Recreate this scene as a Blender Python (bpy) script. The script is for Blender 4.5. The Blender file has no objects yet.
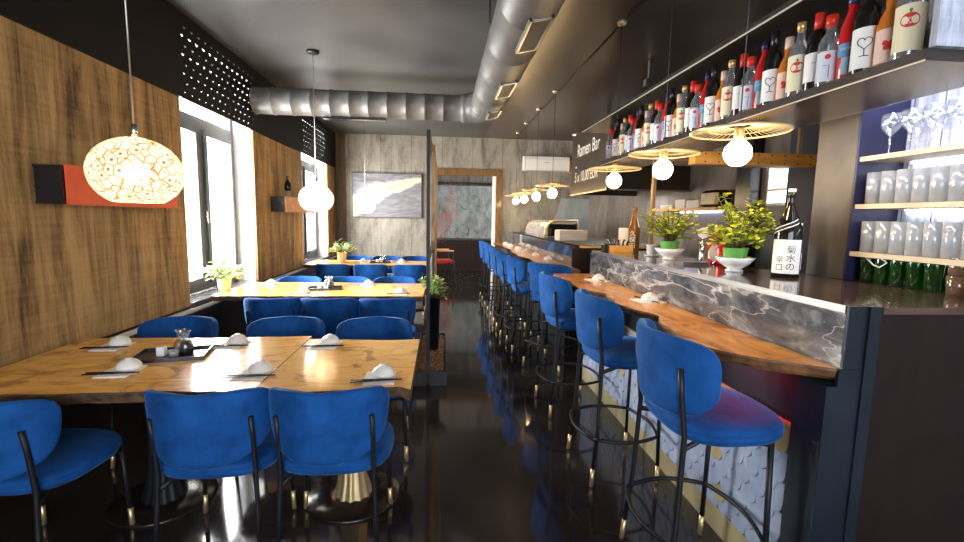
import bpy, bmesh, math, random
from mathutils import Vector, Matrix
random.seed(7)
PI=math.pi
SC=bpy.context.scene
COL=SC.collection
# ------------------------------------------------------------------ materials
MATS={}
def newmat(name):
    m=bpy.data.materials.new(name); m.use_nodes=True
    nt=m.node_tree; nt.nodes.clear()
    out=nt.nodes.new('ShaderNodeOutputMaterial')
    b=nt.nodes.new('ShaderNodeBsdfPrincipled')
    nt.links.new(b.outputs[0],out.inputs[0])
    return m,nt,b,out
def pm(name,col,rough=.5,metal=0,spec=.5,noise=None,bump=0,bscale=40,coat=0,sheen=0,emit=None,estr=0,stretch=(1,1,1),col2=None,nscale=6,detail=4,lo=.35,hi=.65):
    """principled material with procedural colour variation"""
    if name in MATS: return MATS[name]
    m,nt,b,out=newmat(name)
    N=nt.nodes; L=nt.links
    c=(*col,1)
    b.inputs['Base Color'].default_value=c
    b.inputs['Roughness'].default_value=rough
    b.inputs['Metallic'].default_value=metal
    b.inputs['Specular IOR Level'].default_value=spec
    b.inputs['Coat Weight'].default_value=coat
    b.inputs['Coat Roughness'].default_value=.08
    if sheen:
        b.inputs['Sheen Weight'].default_value=sheen
        b.inputs['Sheen Roughness'].default_value=.35
        b.inputs['Sheen Tint'].default_value=(min(1,col[0]*2+.2),min(1,col[1]*2+.3),1,1)
    if emit:
        b.inputs['Emission Color'].default_value=(*emit,1); b.inputs['Emission Strength'].default_value=estr
    tc=N.new('ShaderNodeTexCoord'); mp=N.new('ShaderNodeMapping'); mp.inputs['Scale'].default_value=stretch
    L.new(tc.outputs['Object'],mp.inputs[0])
    if col2:
        n=N.new('ShaderNodeTexNoise'); n.inputs['Scale'].default_value=nscale; n.inputs['Detail'].default_value=detail; n.inputs['Roughness'].default_value=.6
        L.new(mp.outputs[0],n.inputs['Vector'])
        r=N.new('ShaderNodeValToRGB'); r.color_ramp.elements[0].position=lo; r.color_ramp.elements[1].position=hi
        r.color_ramp.elements[0].color=(*col2,1); r.color_ramp.elements[1].color=c
        L.new(n.outputs['Fac'],r.inputs[0]); L.new(r.outputs[0],b.inputs['Base Color'])
    if bump:
        n2=N.new('ShaderNodeTexNoise'); n2.inputs['Scale'].default_value=bscale; n2.inputs['Detail'].default_value=3
        L.new(mp.outputs[0],n2.inputs['Vector'])
        bp=N.new('ShaderNodeBump'); bp.inputs['Strength'].default_value=bump; bp.inputs['Distance'].default_value=.01
        L.new(n2.outputs['Fac'],bp.inputs['Height']); L.new(bp.outputs[0],b.inputs['Normal'])
    MATS[name]=m; return m
def wood(name,light,mid,dark,stretch=(1.2,9,9),rough=.35,coat=.3,scale=2.2,bump=.15,knots=True):
    m,nt,b,out=newmat(name); N=nt.nodes; L=nt.links
    tc=N.new('ShaderNodeTexCoord'); mp=N.new('ShaderNodeMapping'); mp.inputs['Scale'].default_value=stretch
    L.new(tc.outputs['Object'],mp.inputs[0])
    n=N.new('ShaderNodeTexNoise'); n.inputs['Scale'].default_value=scale; n.inputs['Detail'].default_value=8; n.inputs['Roughness'].default_value=.62; n.inputs['Distortion'].default_value=1.6
    L.new(mp.outputs[0],n.inputs['Vector'])
    r=N.new('ShaderNodeValToRGB'); e=r.color_ramp.elements
    e[0].position=.28; e[0].color=(*dark,1); e[1].position=.62; e[1].color=(*light,1); x=e.new(.43); x.color=(*mid,1)
    L.new(n.outputs['Fac'],r.inputs[0])
    if knots:
        n2=N.new('ShaderNodeTexNoise'); n2.inputs['Scale'].default_value=3.1; n2.inputs['Detail'].default_value=5; n2.inputs['Distortion'].default_value=2.5
        L.new(tc.outputs['Object'],n2.inputs['Vector'])
        r2=N.new('ShaderNodeValToRGB'); r2.color_ramp.elements[0].position=.56; r2.color_ramp.elements[1].position=.68
        r2.color_ramp.elements[0].color=(0,0,0,1); r2.color_ramp.elements[1].color=(.75,.75,.75,1)
        L.new(n2.outputs['Fac'],r2.inputs[0])
        mx=N.new('ShaderNodeMix'); mx.data_type='RGBA'; L.new(r2.outputs[0],mx.inputs[0]); L.new(r.outputs[0],mx.inputs[6]); mx.inputs[7].default_value=(*dark,1)
        L.new(mx.outputs[2],b.inputs['Base Color'])
    else: L.new(r.outputs[0],b.inputs['Base Color'])
    b.inputs['Roughness'].default_value=max(rough,.3); b.inputs['Specular IOR Level'].default_value=.1; b.inputs['Coat Weight'].default_value=coat*.75; b.inputs['Coat Roughness'].default_value=.09
    bp=N.new('ShaderNodeBump'); bp.inputs['Strength'].default_value=bump; bp.inputs['Distance'].default_value=.004
    L.new(n.outputs['Fac'],bp.inputs['Height']); L.new(bp.outputs[0],b.inputs['Normal'])
    MATS[name]=m; return m
def plaster(name,c1,c2,c3,vert=(3,3,.35),rough=.7,seam=None,ns=2.2,spec=.4):
    """vertically streaked wall finish; seam=(axis,spacing) draws thin dark joints"""
    m,nt,b,out=newmat(name); N=nt.nodes; L=nt.links
    tc=N.new('ShaderNodeTexCoord'); mp=N.new('ShaderNodeMapping'); mp.inputs['Scale'].default_value=vert
    L.new(tc.outputs['Object'],mp.inputs[0])
    n=N.new('ShaderNodeTexNoise'); n.inputs['Scale'].default_value=ns; n.inputs['Detail'].default_value=9; n.inputs['Roughness'].default_value=.68; n.inputs['Distortion'].default_value=.5
    L.new(mp.outputs[0],n.inputs['Vector'])
    mp2=N.new('ShaderNodeMapping'); mp2.inputs['Scale'].default_value=(vert[0]*9,vert[1]*9,vert[2]*2.2); L.new(tc.outputs['Object'],mp2.inputs[0])
    nf=N.new('ShaderNodeTexNoise'); nf.inputs['Scale'].default_value=ns; nf.inputs['Detail'].default_value=4; L.new(mp2.outputs[0],nf.inputs['Vector'])
    mp3=N.new('ShaderNodeMapping'); mp3.inputs['Scale'].default_value=(1.5,1.5,22); L.new(tc.outputs['Object'],mp3.inputs[0])
    nh=N.new('ShaderNodeTexNoise'); nh.inputs['Scale'].default_value=2; nh.inputs['Detail'].default_value=5; L.new(mp3.outputs[0],nh.inputs['Vector'])
    ad=N.new('ShaderNodeMath'); ad.operation='MULTIPLY_ADD'; L.new(nf.outputs['Fac'],ad.inputs[0]); ad.inputs[1].default_value=.26; L.new(n.outputs['Fac'],ad.inputs[2])
    ad2=N.new('ShaderNodeMath'); ad2.operation='MULTIPLY_ADD'; L.new(nh.outputs['Fac'],ad2.inputs[0]); ad2.inputs[1].default_value=.16; L.new(ad.outputs[0],ad2.inputs[2])
    r=N.new('ShaderNodeValToRGB'); e=r.color_ramp.elements
    e[0].position=.54; e[0].color=(*c3,1); e[1].position=.85; e[1].color=(*c1,1); x=e.new(.70); x.color=(*c2,1)
    L.new(ad2.outputs[0],r.inputs[0])
    last=r.outputs[0]
    if seam:
        sp=N.new('ShaderNodeSeparateXYZ'); L.new(tc.outputs['Object'],sp.inputs[0])
        md=N.new('ShaderNodeMath'); md.operation='WRAP'; L.new(sp.outputs[seam[0]],md.inputs[0]); md.inputs[1].default_value=seam[1]; md.inputs[2].default_value=0
        lt=N.new('ShaderNodeMath'); lt.operation='LESS_THAN'; L.new(md.outputs[0],lt.inputs[0]); lt.inputs[1].default_value=.006
        mx=N.new('ShaderNodeMix'); mx.data_type='RGBA'; L.new(lt.outputs[0],mx.inputs[0]); L.new(last,mx.inputs[6]); mx.inputs[7].default_value=(c3[0]*.3,c3[1]*.3,c3[2]*.3,1)
        last=mx.outputs[2]
    L.new(last,b.inputs['Base Color'])
    b.inputs['Roughness'].default_value=rough; b.inputs['Specular IOR Level'].default_value=spec
    bp=N.new('ShaderNodeBump'); bp.inputs['Strength'].default_value=.25; bp.inputs['Distance'].default_value=.006
    L.new(ad2.outputs[0],bp.inputs['Height']); L.new(bp.outputs[0],b.inputs['Normal'])
    MATS[name]=m; return m
def marble(name):
    m,nt,b,out=newmat(name); N=nt.nodes; L=nt.links
    tc=N.new('ShaderNodeTexCoord'); mp=N.new('ShaderNodeMapping'); mp.inputs['Rotation'].default_value=(.55,0,0); mp.inputs['Scale'].default_value=(1,1,2.6); L.new(tc.outputs['Object'],mp.inputs[0])
    n=N.new('ShaderNodeTexNoise'); n.inputs['Scale'].default_value=4; n.inputs['Detail'].default_value=10; n.inputs['Roughness'].default_value=.65; n.inputs['Distortion'].default_value=.8; L.new(mp.outputs[0],n.inputs['Vector'])
    r=N.new('ShaderNodeValToRGB'); e=r.color_ramp.elements; e[0].position=.33; e[0].color=(.045,.047,.052,1); e[1].position=.70; e[1].color=(.42,.40,.37,1); k=e.new(.5); k.color=(.13,.13,.132,1)
    L.new(n.outputs['Fac'],r.inputs[0])
    last=r.outputs[0]
    for sc_,wd,rot in ((1.7,.010,.9),(3.1,.008,-.3)):
        m2=N.new('ShaderNodeMapping'); m2.inputs['Rotation'].default_value=(rot,0,.2); m2.inputs['Scale'].default_value=(1,.55,1.9); L.new(tc.outputs['Object'],m2.inputs[0])
        n2=N.new('ShaderNodeTexNoise'); n2.inputs['Scale'].default_value=sc_; n2.inputs['Detail'].default_value=5; n2.inputs['Distortion'].default_value=.35; L.new(m2.outputs[0],n2.inputs['Vector'])
        a=N.new('ShaderNodeMath'); a.operation='SUBTRACT'; L.new(n2.outputs['Fac'],a.inputs[0]); a.inputs[1].default_value=.5
        ab=N.new('ShaderNodeMath'); ab.operation='ABSOLUTE'; L.new(a.outputs[0],ab.inputs[0])
        r2=N.new('ShaderNodeValToRGB'); e=r2.color_ramp.elements; e[0].position=0; e[0].color=(.8,.8,.8,1); e[1].position=wd; e[1].color=(0,0,0,1)
        L.new(ab.outputs[0],r2.inputs[0])
        mx=N.new('ShaderNodeMix'); mx.data_type='RGBA'; L.new(r2.outputs[0],mx.inputs[0]); L.new(last,mx.inputs[6]); mx.inputs[7].default_value=(.62,.57,.50,1); last=mx.outputs[2]
    L.new(last,b.inputs['Base Color']); b.inputs['Roughness'].default_value=.10
    MATS[name]=m; return m
def glassmat(name,tint=(1,1,1),refl=.12,milk=.0,milkcol=(.9,.95,1),edge=.6):
    m=bpy.data.materials.new(name); m.use_nodes=True; nt=m.node_tree; nt.nodes.clear(); N=nt.nodes; L=nt.links
    out=N.new('ShaderNodeOutputMaterial'); t=N.new('ShaderNodeBsdfTransparent'); t.inputs[0].default_value=(*tint,1)
    g=N.new('ShaderNodeBsdfGlossy'); g.inputs['Roughness'].default_value=.03
    lw=N.new('ShaderNodeLayerWeight'); lw.inputs[0].default_value=.35
    mr=N.new('ShaderNodeMath'); mr.operation='MULTIPLY_ADD'; L.new(lw.outputs['Facing'],mr.inputs[0]); mr.inputs[1].default_value=edge; mr.inputs[2].default_value=refl
    mr.use_clamp=True
    mx=N.new('ShaderNodeMixShader'); L.new(mr.outputs[0],mx.inputs[0]); L.new(t.outputs[0],mx.inputs[1]); L.new(g.outputs[0],mx.inputs[2])
    last=mx
    if milk:
        d=N.new('ShaderNodeBsdfDiffuse'); d.inputs[0].default_value=(*milkcol,1); tl=N.new('ShaderNodeBsdfTranslucent'); tl.inputs[0].default_value=(*milkcol,1)
        m3=N.new('ShaderNodeMixShader'); L.new(d.outputs[0],m3.inputs[1]); L.new(tl.outputs[0],m3.inputs[2])
        m2=N.new('ShaderNodeMixShader'); m2.inputs[0].default_value=milk; L.new(mx.outputs[0],m2.inputs[1]); L.new(m3.outputs[0],m2.inputs[2]); last=m2
    L.new(last.outputs[0],out.inputs[0]); MATS[name]=m; return m
def emis(name,col,s):
    m=bpy.data.materials.new(name); m.use_nodes=True; nt=m.node_tree; nt.nodes.clear()
    out=nt.nodes.new('ShaderNodeOutputMaterial'); e=nt.nodes.new('ShaderNodeEmission'); e.inputs[0].default_value=(*col,1); e.inputs[1].default_value=s
    nt.links.new(e.outputs[0],out.inputs[0]); MATS[name]=m; return m

VELVET=pm('blue_velvet',(.010,.090,.32),rough=.8,sheen=.35,col2=(.003,.040,.16),nscale=6,bump=.15,bscale=50,spec=.15,lo=.32,hi=.68)
BLACK=pm('black_metal',(.010,.010,.012),rough=.45,metal=.0,spec=.3)
BRASS=pm('brass',(.66,.50,.26),rough=.34,metal=.75)
CHROME=pm('chrome',(.75,.75,.75),rough=.12,metal=1)
STEEL=pm('brushed_steel',(.42,.40,.37),rough=.3,metal=.9,col2=(.3,.28,.26),nscale=3,stretch=(1,1,12))
BSTEEL=pm('blue_black_steel',(.022,.032,.045),rough=.35,metal=.4,col2=(.012,.018,.026),nscale=3,bump=.05,bscale=20)
TABLEW=wood('table_wood',(1.0,.60,.17),(.86,.44,.09),(.32,.11,.02),stretch=(1.3,5,5),rough=.20,coat=1)
BARW=wood('bar_wood',(1.0,.45,.06),(.82,.30,.03),(.28,.08,.01),stretch=(5,1.3,5),rough=.2,coat=1)
BARK=pm('bark_edge',(.17,.085,.035),rough=.8,col2=(.04,.02,.01),nscale=18,bump=.8,bscale=30)
BOARDW=wood('board_wood',(.52,.34,.17),(.42,.26,.12),(.18,.09,.04),stretch=(8,8,1),rough=.5,coat=.1)
PINE=pm('pine',(.62,.50,.33),rough=.5,col2=(.5,.38,.22),nscale=4,stretch=(8,1,8))
TIMBER=pm('timber',(.92,.50,.13),rough=.5,col2=(.72,.35,.07),nscale=5,stretch=(1,6,6))
DKWOOD=pm('dark_wood',(.020,.008,.006),rough=.5,col2=(.012,.006,.005),nscale=4,stretch=(4,4,1),spec=.25)
WALLL=plaster('left_wall',(.50,.325,.135),(.31,.19,.073),(.075,.043,.017),vert=(3,3,.4))
WALLB=plaster('back_wall',(.34,.305,.25),(.26,.235,.19),(.14,.125,.10),vert=(2.0,2.0,.7),seam=(0,.62))
WALLK=plaster('kitchen_wall',(.22,.19,.16),(.17,.15,.13),(.11,.095,.085),vert=(1.5,1.5,.6))
WALLS=plaster('shelf_planks',(.62,.66,.74),(.50,.53,.62),(.26,.28,.34),vert=(8,8,.9),seam=(1,.14))
MARBLE=marble('marble')
WHITEP=pm('white_plaster',(.78,.78,.76),rough=.8,col2=(.66,.66,.64),nscale=3)
NAVY=pm('navy_paint',(.008,.009,.045),rough=.5,col2=(.006,.007,.03))
WHITE=pm('white_ceramic',(.82,.80,.76),rough=.2)
PAPER=pm('paper',(.85,.83,.79),rough=.8)
WPLAS=pm('white_plastic',(.8,.79,.76),rough=.4)
BLKP=pm('black_lacquer',(.012,.012,.014),rough=.25)
DKFR=pm('window_frame',(.06,.065,.075),rough=.4)
RED=pm('red_panel',(.86,.12,.035),rough=.5,col2=(.76,.09,.028))
ORANGEW=pm('orange_wood',(.82,.40,.16),rough=.5,col2=(.62,.27,.10),nscale=4,stretch=(1,1,5))
GREENP=pm('green_pot',(.22,.62,.14),rough=.4)
TERRA=pm('pale_pot',(.82,.72,.60),rough=.8)
LEAF=pm('leaf',(.30,.42,.03),rough=.45,col2=(.55,.55,.05),nscale=9)
LEAF2=pm('pale_leaf',(.68,.78,.45),rough=.45,col2=(.34,.50,.18),nscale=9)
STEMM=pm('stem',(.12,.10,.03),rough=.7)
SOIL=pm('soil',(.04,.025,.015),rough=.9)
GLASS=glassmat('clear_glass',(.97,.98,1),.06,milk=.05)
WGLASS=glassmat('frosted_edge_glass',(.96,.98,1),.14,milk=.32,milkcol=(.95,.97,1))
PANE=glassmat('window_pane',(.98,.99,1),.03,edge=.3)
GGLASS=glassmat('green_glass',(.10,.62,.14),.10,milk=.15,milkcol=(.02,.3,.05))
BGLASS=glassmat('amber_tumbler_glass',(.85,.68,.52),.1,milk=.2,milkcol=(.7,.5,.35))
DARKG=pm('dark_bottle_glass',(.008,.008,.007),rough=.07)
BROWNG=pm('brown_bottle_glass',(.20,.085,.018),rough=.08)
AMBER=pm('amber_spirit',(.55,.17,.02),rough=.08)
REDG=pm('red_spirit',(.55,.015,.012),rough=.08)
CLEARB=glassmat('pale_spirit_glass',(.80,.86,.92),.14,milk=.14)
REDCAP=pm('red_cap',(.65,.03,.015),rough=.3)
GOLDCAP=pm('gold_cap',(.75,.5,.18),rough=.3,metal=.6)
BLKCAP=pm('black_cap',(.01,.01,.012),rough=.3)
CREAML=pm('cream_label',(.82,.74,.50),rough=.6)
WHITEL=pm('white_label',(.85,.84,.82),rough=.6)
PINKL=pm('pink_label',(.80,.55,.45),rough=.6)
BLUEL=pm('blue_label',(.10,.28,.50),rough=.6)
INK=pm('black_ink',(.015,.015,.015),rough=.6)
REDINK=pm('red_ink',(.65,.03,.02),rough=.6)
CHALK=pm('white_chalk',(.85,.83,.78),rough=.9)
BULB=emis('bulb_glow',(1,.68,.32),60)
BULBI=emis('inner_bulb_glow',(1,.80,.52),30)
LED=emis('led_strip',(.55,.6,1),5)
GLASSGLOW=emis('added_shelf_glow',(.82,.87,1),20)  # added glow to brighten the back-bar glasses, no real fitting
DOWN=emis('downlight_glow',(1,.85,.62),10)
CORDW=pm('cable',(.03,.03,.03),rough=.5)
SILVERC=pm('silver_cable',(.45,.44,.42),rough=.3,metal=.8)
FLOORM=None
def floor_material():
    m,nt,b,out=newmat('polished_dark_concrete'); N=nt.nodes; L=nt.links
    tc=N.new('ShaderNodeTexCoord')
    n=N.new('ShaderNodeTexNoise'); n.inputs['Scale'].default_value=1.3; n.inputs['Detail'].default_value=8; L.new(tc.outputs['Object'],n.inputs['Vector'])
    r=N.new('ShaderNodeValToRGB'); e=r.color_ramp.elements; e[0].position=.35; e[0].color=(.012,.009,.008,1); e[1].position=.7; e[1].color=(.036,.027,.022,1)
    L.new(n.outputs['Fac'],r.inputs[0])
    sp=N.new('ShaderNodeSeparateXYZ'); L.new(tc.outputs['Object'],sp.inputs[0])
    last=r.outputs[0]
    for ax,spc in ((0,1.24),(1,1.24)):
        md=N.new('ShaderNodeMath'); md.operation='WRAP'; L.new(sp.outputs[ax],md.inputs[0]); md.inputs[1].default_value=spc; md.inputs[2].default_value=0
        lt=N.new('ShaderNodeMath'); lt.operation='LESS_THAN'; L.new(md.outputs[0],lt.inputs[0]); lt.inputs[1].default_value=.004
        mx=N.new('ShaderNodeMix'); mx.data_type='RGBA'; L.new(lt.outputs[0],mx.inputs[0]); L.new(last,mx.inputs[6]); mx.inputs[7].default_value=(.035,.028,.022,1); last=mx.outputs[2]
    # fine scratches
    mp=N.new('ShaderNodeMapping'); mp.inputs['Scale'].default_value=(14,1.2,1); mp.inputs['Rotation'].default_value=(0,0,.6); L.new(tc.outputs['Object'],mp.inputs[0])
    n3=N.new('ShaderNodeTexNoise'); n3.inputs['Scale'].default_value=6; n3.inputs['Detail'].default_value=6; L.new(mp.outputs[0],n3.inputs['Vector'])
    rr=N.new('ShaderNodeMapRange'); L.new(n3.outputs['Fac'],rr.inputs[0]); rr.inputs[3].default_value=.04; rr.inputs[4].default_value=.12
    L.new(rr.outputs[0],b.inputs['Roughness']); L.new(last,b.inputs['Base Color']); b.inputs['Specular IOR Level'].default_value=.55
    bp=N.new('ShaderNodeBump'); bp.inputs['Strength'].default_value=.04; bp.inputs['Distance'].default_value=.01; L.new(n.outputs['Fac'],bp.inputs['Height']); L.new(bp.outputs[0],b.inputs['Normal'])
    return m
FLOORM=floor_material()
def ceiling_material():
    m,nt,b,out=newmat('dark_mesh_ceiling'); N=nt.nodes; L=nt.links
    tc=N.new('ShaderNodeTexCoord')
    n=N.new('ShaderNodeTexNoise'); n.inputs['Scale'].default_value=1.1; n.inputs['Detail'].default_value=5; L.new(tc.outputs['Object'],n.inputs['Vector'])
    r=N.new('ShaderNodeValToRGB'); e=r.color_ramp.elements; e[0].position=.3; e[0].color=(.05,.05,.051,1); e[1].position=.75; e[1].color=(.12,.119,.115,1)
    L.new(n.outputs['Fac'],r.inputs[0])
    br=N.new('ShaderNodeTexBrick'); br.inputs['Scale'].default_value=1; br.inputs['Brick Width'].default_value=.022; br.inputs['Row Height'].default_value=.022; br.inputs['Mortar Size'].default_value=.005
    br.inputs['Color1'].default_value=(.30,.30,.30,1); br.inputs['Color2'].default_value=(.4,.4,.4,1); br.inputs['Mortar'].default_value=(1,1,1,1); L.new(tc.outputs['Object'],br.inputs['Vector'])
    mx=N.new('ShaderNodeMix'); mx.data_type='RGBA'; mx.blend_type='MULTIPLY'; mx.inputs[0].default_value=1; L.new(r.outputs[0],mx.inputs[6]); L.new(br.outputs['Color'],mx.inputs[7])
    L.new(mx.outputs[2],b.inputs['Base Color']); b.inputs['Roughness'].default_value=.38; b.inputs['Metallic'].default_value=.0
    return m
CEILM=ceiling_material()
CEILD=pm('smooth_dark_ceiling',(.075,.053,.042),rough=.3,col2=(.05,.038,.033),nscale=2,spec=.7)
# ------------------------------------------------------------------ mesh builder
class MB:
    def __init__(s): s.v=[]; s.f=[]; s.m=[]; s.sm=[]
    def add(s,vs,fs,mi=0,smooth=False):
        o=len(s.v); s.v+= [tuple(v) for v in vs]
        for f in fs: s.f.append([i+o for i in f]); s.m.append(mi); s.sm.append(smooth)
        return s
    def box(s,x0,x1,y0,y1,z0,z1,mi=0,M=None,bev=0):
        if bev:
            b=bev; pts=[]
            for z,i in ((z0,b),(z0+b,0),(z1-b,0),(z1,b)):
                pts.append([(x0+i,y0+b if not i else y0+i,z),])
            # chamfered box: octagonal outline prism with inset caps
            def ring(z,i):
                a0,a1,c0,c1=x0+i,x1-i,y0+i,y1-i
                return [(a0+b,c0,z),(a1-b,c0,z),(a1,c0+b,z),(a1,c1-b,z),(a1-b,c1,z),(a0+b,c1,z),(a0,c1-b,z),(a0,c0+b,z)]
            R=[ring(z0,b),ring(z0+b,0),ring(z1-b,0),ring(z1,b)]
            vs=[p for r in R for p in r]; fs=[[7-i for i in range(8)],[24+i for i in range(8)]]
            for k in range(3):
                for i in range(8): j=(i+1)%8; fs.append([k*8+i,k*8+j,k*8+8+j,k*8+8+i])
        else:
            vs=[(x0,y0,z0),(x1,y0,z0),(x1,y1,z0),(x0,y1,z0),(x0,y0,z1),(x1,y0,z1),(x1,y1,z1),(x0,y1,z1)]
            fs=[[3,2,1,0],[4,5,6,7],[0,1,5,4],[1,2,6,5],[2,3,7,6],[3,0,4,7]]
        if M: vs=[tuple(M@Vector(v)) for v in vs]
        return s.add(vs,fs,mi)
    def tube(s,pts,r,n=8,mi=0,closed=False,caps=True):
        P=[Vector(p) for p in pts]; k=len(P)
        rr=r if isinstance(r,(list,tuple)) else [r]*k
        vs=[];prev=None
        for i,p in enumerate(P):
            if closed: t=(P[(i+1)%k]-P[i-1])
            else: t=(P[min(i+1,k-1)]-P[max(i-1,0)])
            t.normalize()
            if prev is None:
                a=Vector((0,0,1)) if abs(t.z)<.9 else Vector((1,0,0))
                u=t.cross(a).normalized()
            else:
                u=(prev-t*prev.dot(t)).normalized()
            prev=u; w=t.cross(u)
            for j in range(n):
                a=2*PI*j/n; vs.append(p+u*(math.cos(a)*rr[i])+w*(math.sin(a)*rr[i]))
        fs=[]
        for i in range(k if closed else k-1):
            i2=(i+1)%k
            for j in range(n):
                j2=(j+1)%n; fs.append([i*n+j,i*n+j2,i2*n+j2,i2*n+j])
        if caps and not closed:
            fs.append([n-1-j for j in range(n)]); fs.append([(k-1)*n+j for j in range(n)])
        return s.add(vs,fs,mi,True)
    def lathe(s,prof,n=20,c=(0,0,0),mi=0,smooth=True,a0=0,a1=2*PI):
        full=abs(a1-a0-2*PI)<1e-6; cols=n if full else n+1
        vs=[];fs=[]
        for (r,z) in prof:
            for j in range(cols):
                a=a0+(a1-a0)*j/n; vs.append((c[0]+r*math.sin(a),c[1]-r*math.cos(a),c[2]+z))
        for i in range(len(prof)-1):
            for j in range(n):
                j2=(j+1)%cols
                if prof[i][0]<1e-6: 
                    if prof[i+1][0]>1e-6: fs.append([i*cols+j,(i+1)*cols+j2,(i+1)*cols+j])
                elif prof[i+1][0]<1e-6: fs.append([i*cols+j,i*cols+j2,(i+1)*cols+j])
                else: fs.append([i*cols+j,i*cols+j2,(i+1)*cols+j2,(i+1)*cols+j])
        return s.add(vs,fs,mi,smooth)
    def grid(s,fn,nu,nv,mi=0,smooth=True,flip=False):
        vs=[fn(u/nu,v/nv) for v in range(nv+1) for u in range(nu+1)]
        fs=[]
        for v in range(nv):
            for u in range(nu):
                a=v*(nu+1)+u; f=[a,a+1,a+nu+2,a+nu+1]; fs.append(f[::-1] if flip else f)
        return s.add(vs,fs,mi,smooth)
    def prism(s,out,rings,mi=0,smooth=False,mside=None):
        """out: 2d outline function list per ring: rings=[(pts2d,z),...] same counts; caps added"""
        n=len(rings[0][0]); vs=[(p[0],p[1],z if not callable(z) else z(p)) for pts,z in rings for p in pts]
        fs=[[n-1-i for i in range(n)],[(len(rings)-1)*n+i for i in range(n)]]
        s.add(vs,fs,mi,smooth); o=len(s.v)-len(vs)
        for k in range(len(rings)-1):
            for i in range(n):
                j=(i+1)%n; s.f.append([o+k*n+i,o+k*n+j,o+(k+1)*n+j,o+(k+1)*n+i]); s.m.append(mi if mside is None else mside); s.sm.append(smooth)
        return s
    def build(s,name,mat,parent=None,loc=None,rot=None,merge=True,**kw):
        me=bpy.data.meshes.new(name); me.from_pydata(s.v,[],s.f)
        mats=mat if isinstance(mat,(list,tuple)) else [mat]
        for m in mats: me.materials.append(m)
        me.polygons.foreach_set('material_index',s.m); me.polygons.foreach_set('use_smooth',s.sm)
        if merge:
            bm=bmesh.new(); bm.from_mesh(me); bmesh.ops.remove_doubles(bm,verts=bm.verts,dist=1e-5); bmesh.ops.recalc_face_normals(bm,faces=bm.faces); bm.to_mesh(me); bm.free()
        me.update()
        o=bpy.data.objects.new(name,me); COL.objects.link(o)
        if parent: o.parent=parent
        if loc: o.location=loc
        if rot: o.rotation_euler=rot
        for k,v in kw.items(): o[k]=v
        return o
def B(*a,**k): return MB().box(*a,**k)
def empty(name,label,cat,loc=(0,0,0),rz=0,group=None):
    o=bpy.data.objects.new(name,None); COL.objects.link(o); o.location=loc; o.rotation_euler=(0,0,rz); o.empty_display_size=.05
    o['label']=label; o['category']=cat
    if group: o['group']=group
    return o
def tag(o,label,cat,group=None,kind=None):
    o['label']=label; o['category']=cat
    if group: o['group']=group
    if kind: o['kind']=kind
    return o
KIDS={}
def children(o): return [c for c in COL.objects if c.parent==o]
def snapshot(o): return [(c,snapshot(c)) for c in children(o)]
def copy_tree(o,kids,parent=None):
    c=o.copy(); COL.objects.link(c)
    if parent: c.parent=parent
    for k,kk in kids: copy_tree(k,kk,c)
    return c
class Proto:
    """first place() uses the thing itself, later ones copy it with its parts"""
    def __init__(s,o): s.o=o; s.k=snapshot(o); s.used=False
    def place(s,loc,rz=0,label=None,group=None):
        if s.used: o=copy_tree(s.o,s.k)
        else: o=s.o; s.used=True
        o.location=loc; o.rotation_euler=(0,0,rz)
        if label: o['label']=label
        if group: o['group']=group
        return o
def struct(o): o['kind']='structure'; return o
def text_mesh(txt,size,align='CENTER',extr=0.0,spacing=1.0):
    cu=bpy.data.curves.new('lettering','FONT'); cu.body=txt; cu.size=size; cu.align_x=align; cu.align_y='CENTER'; cu.extrude=extr; cu.space_character=spacing
    ob=bpy.data.objects.new('lettering',cu); COL.objects.link(ob)
    dg=bpy.context.evaluated_depsgraph_get(); dg.update()
    me=bpy.data.meshes.new_from_object(ob.evaluated_get(dg))
    bpy.data.objects.remove(ob); bpy.data.curves.remove(cu)
    return me
def text_obj(name,txt,size,mat,parent,fn,**kw):
    """fn maps flat (x,y) text coordinates to 3-D points"""
    me=text_mesh(txt,size,**kw)
    bm=bmesh.new(); bm.from_mesh(me); bmesh.ops.subdivide_edges(bm,edges=[e for e in bm.edges if e.calc_length()>size*.25],cuts=1)
    bmesh.ops.triangulate(bm,faces=bm.faces); 
    for v in bm.verts: v.co=fn(v.co.x,v.co.y)
    bm.to_mesh(me); bm.free(); me.materials.clear(); me.materials.append(mat)
    o=bpy.data.objects.new(name,me); COL.objects.link(o)
    if parent: o.parent=parent
    return o
# ------------------------------------------------------------------ room shell
H=3.12; XL=-2.15; YB=9.6
struct(B(-2.9,3.6,-2.6,13.2,-.12,0).build('floor',FLOORM))
c=MB(); c.box(-2.9,.85,-2.6,13.2,H,H+.1); struct(c.build('ceiling',CEILM))
struct(B(.85,3.6,-2.6,13.2,H-.001,H+.1).build('ceiling_panelled',CEILD)); bpy.data.objects['ceiling_panelled'].name='trim_9'
WINS=[(4.1,5.58),(7.4,9.0)]
lw=MB(); ys=[-2.4,4.1,5.58,7.4,9.0,YB+.2]
for a,b_ in ((ys[0],ys[1]),(ys[2],ys[3]),(ys[4],ys[5])): lw.box(XL,XL+.001-.03,a,b_,.0,H) if False else lw.box(XL-.03,XL,a,b_,.70,2.46)
struct(lw.build('wall_left',WALLL))
wm=MB()
for a,b_ in ((ys[0],ys[1]),(ys[2],ys[3]),(ys[4],ys[5])): wm.box(XL-.34,XL-.0305,a,b_,0,H)
for a,b_ in WINS: wm.box(XL-.34,XL-.0305,a,b_,0,.66); wm.box(XL-.34,XL-.0305,a,b_,3.02,H)
struct(wm.build('wall_left_masonry',WHITEP)); bpy.data.objects['wall_left_masonry'].name='trim_8'
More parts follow.
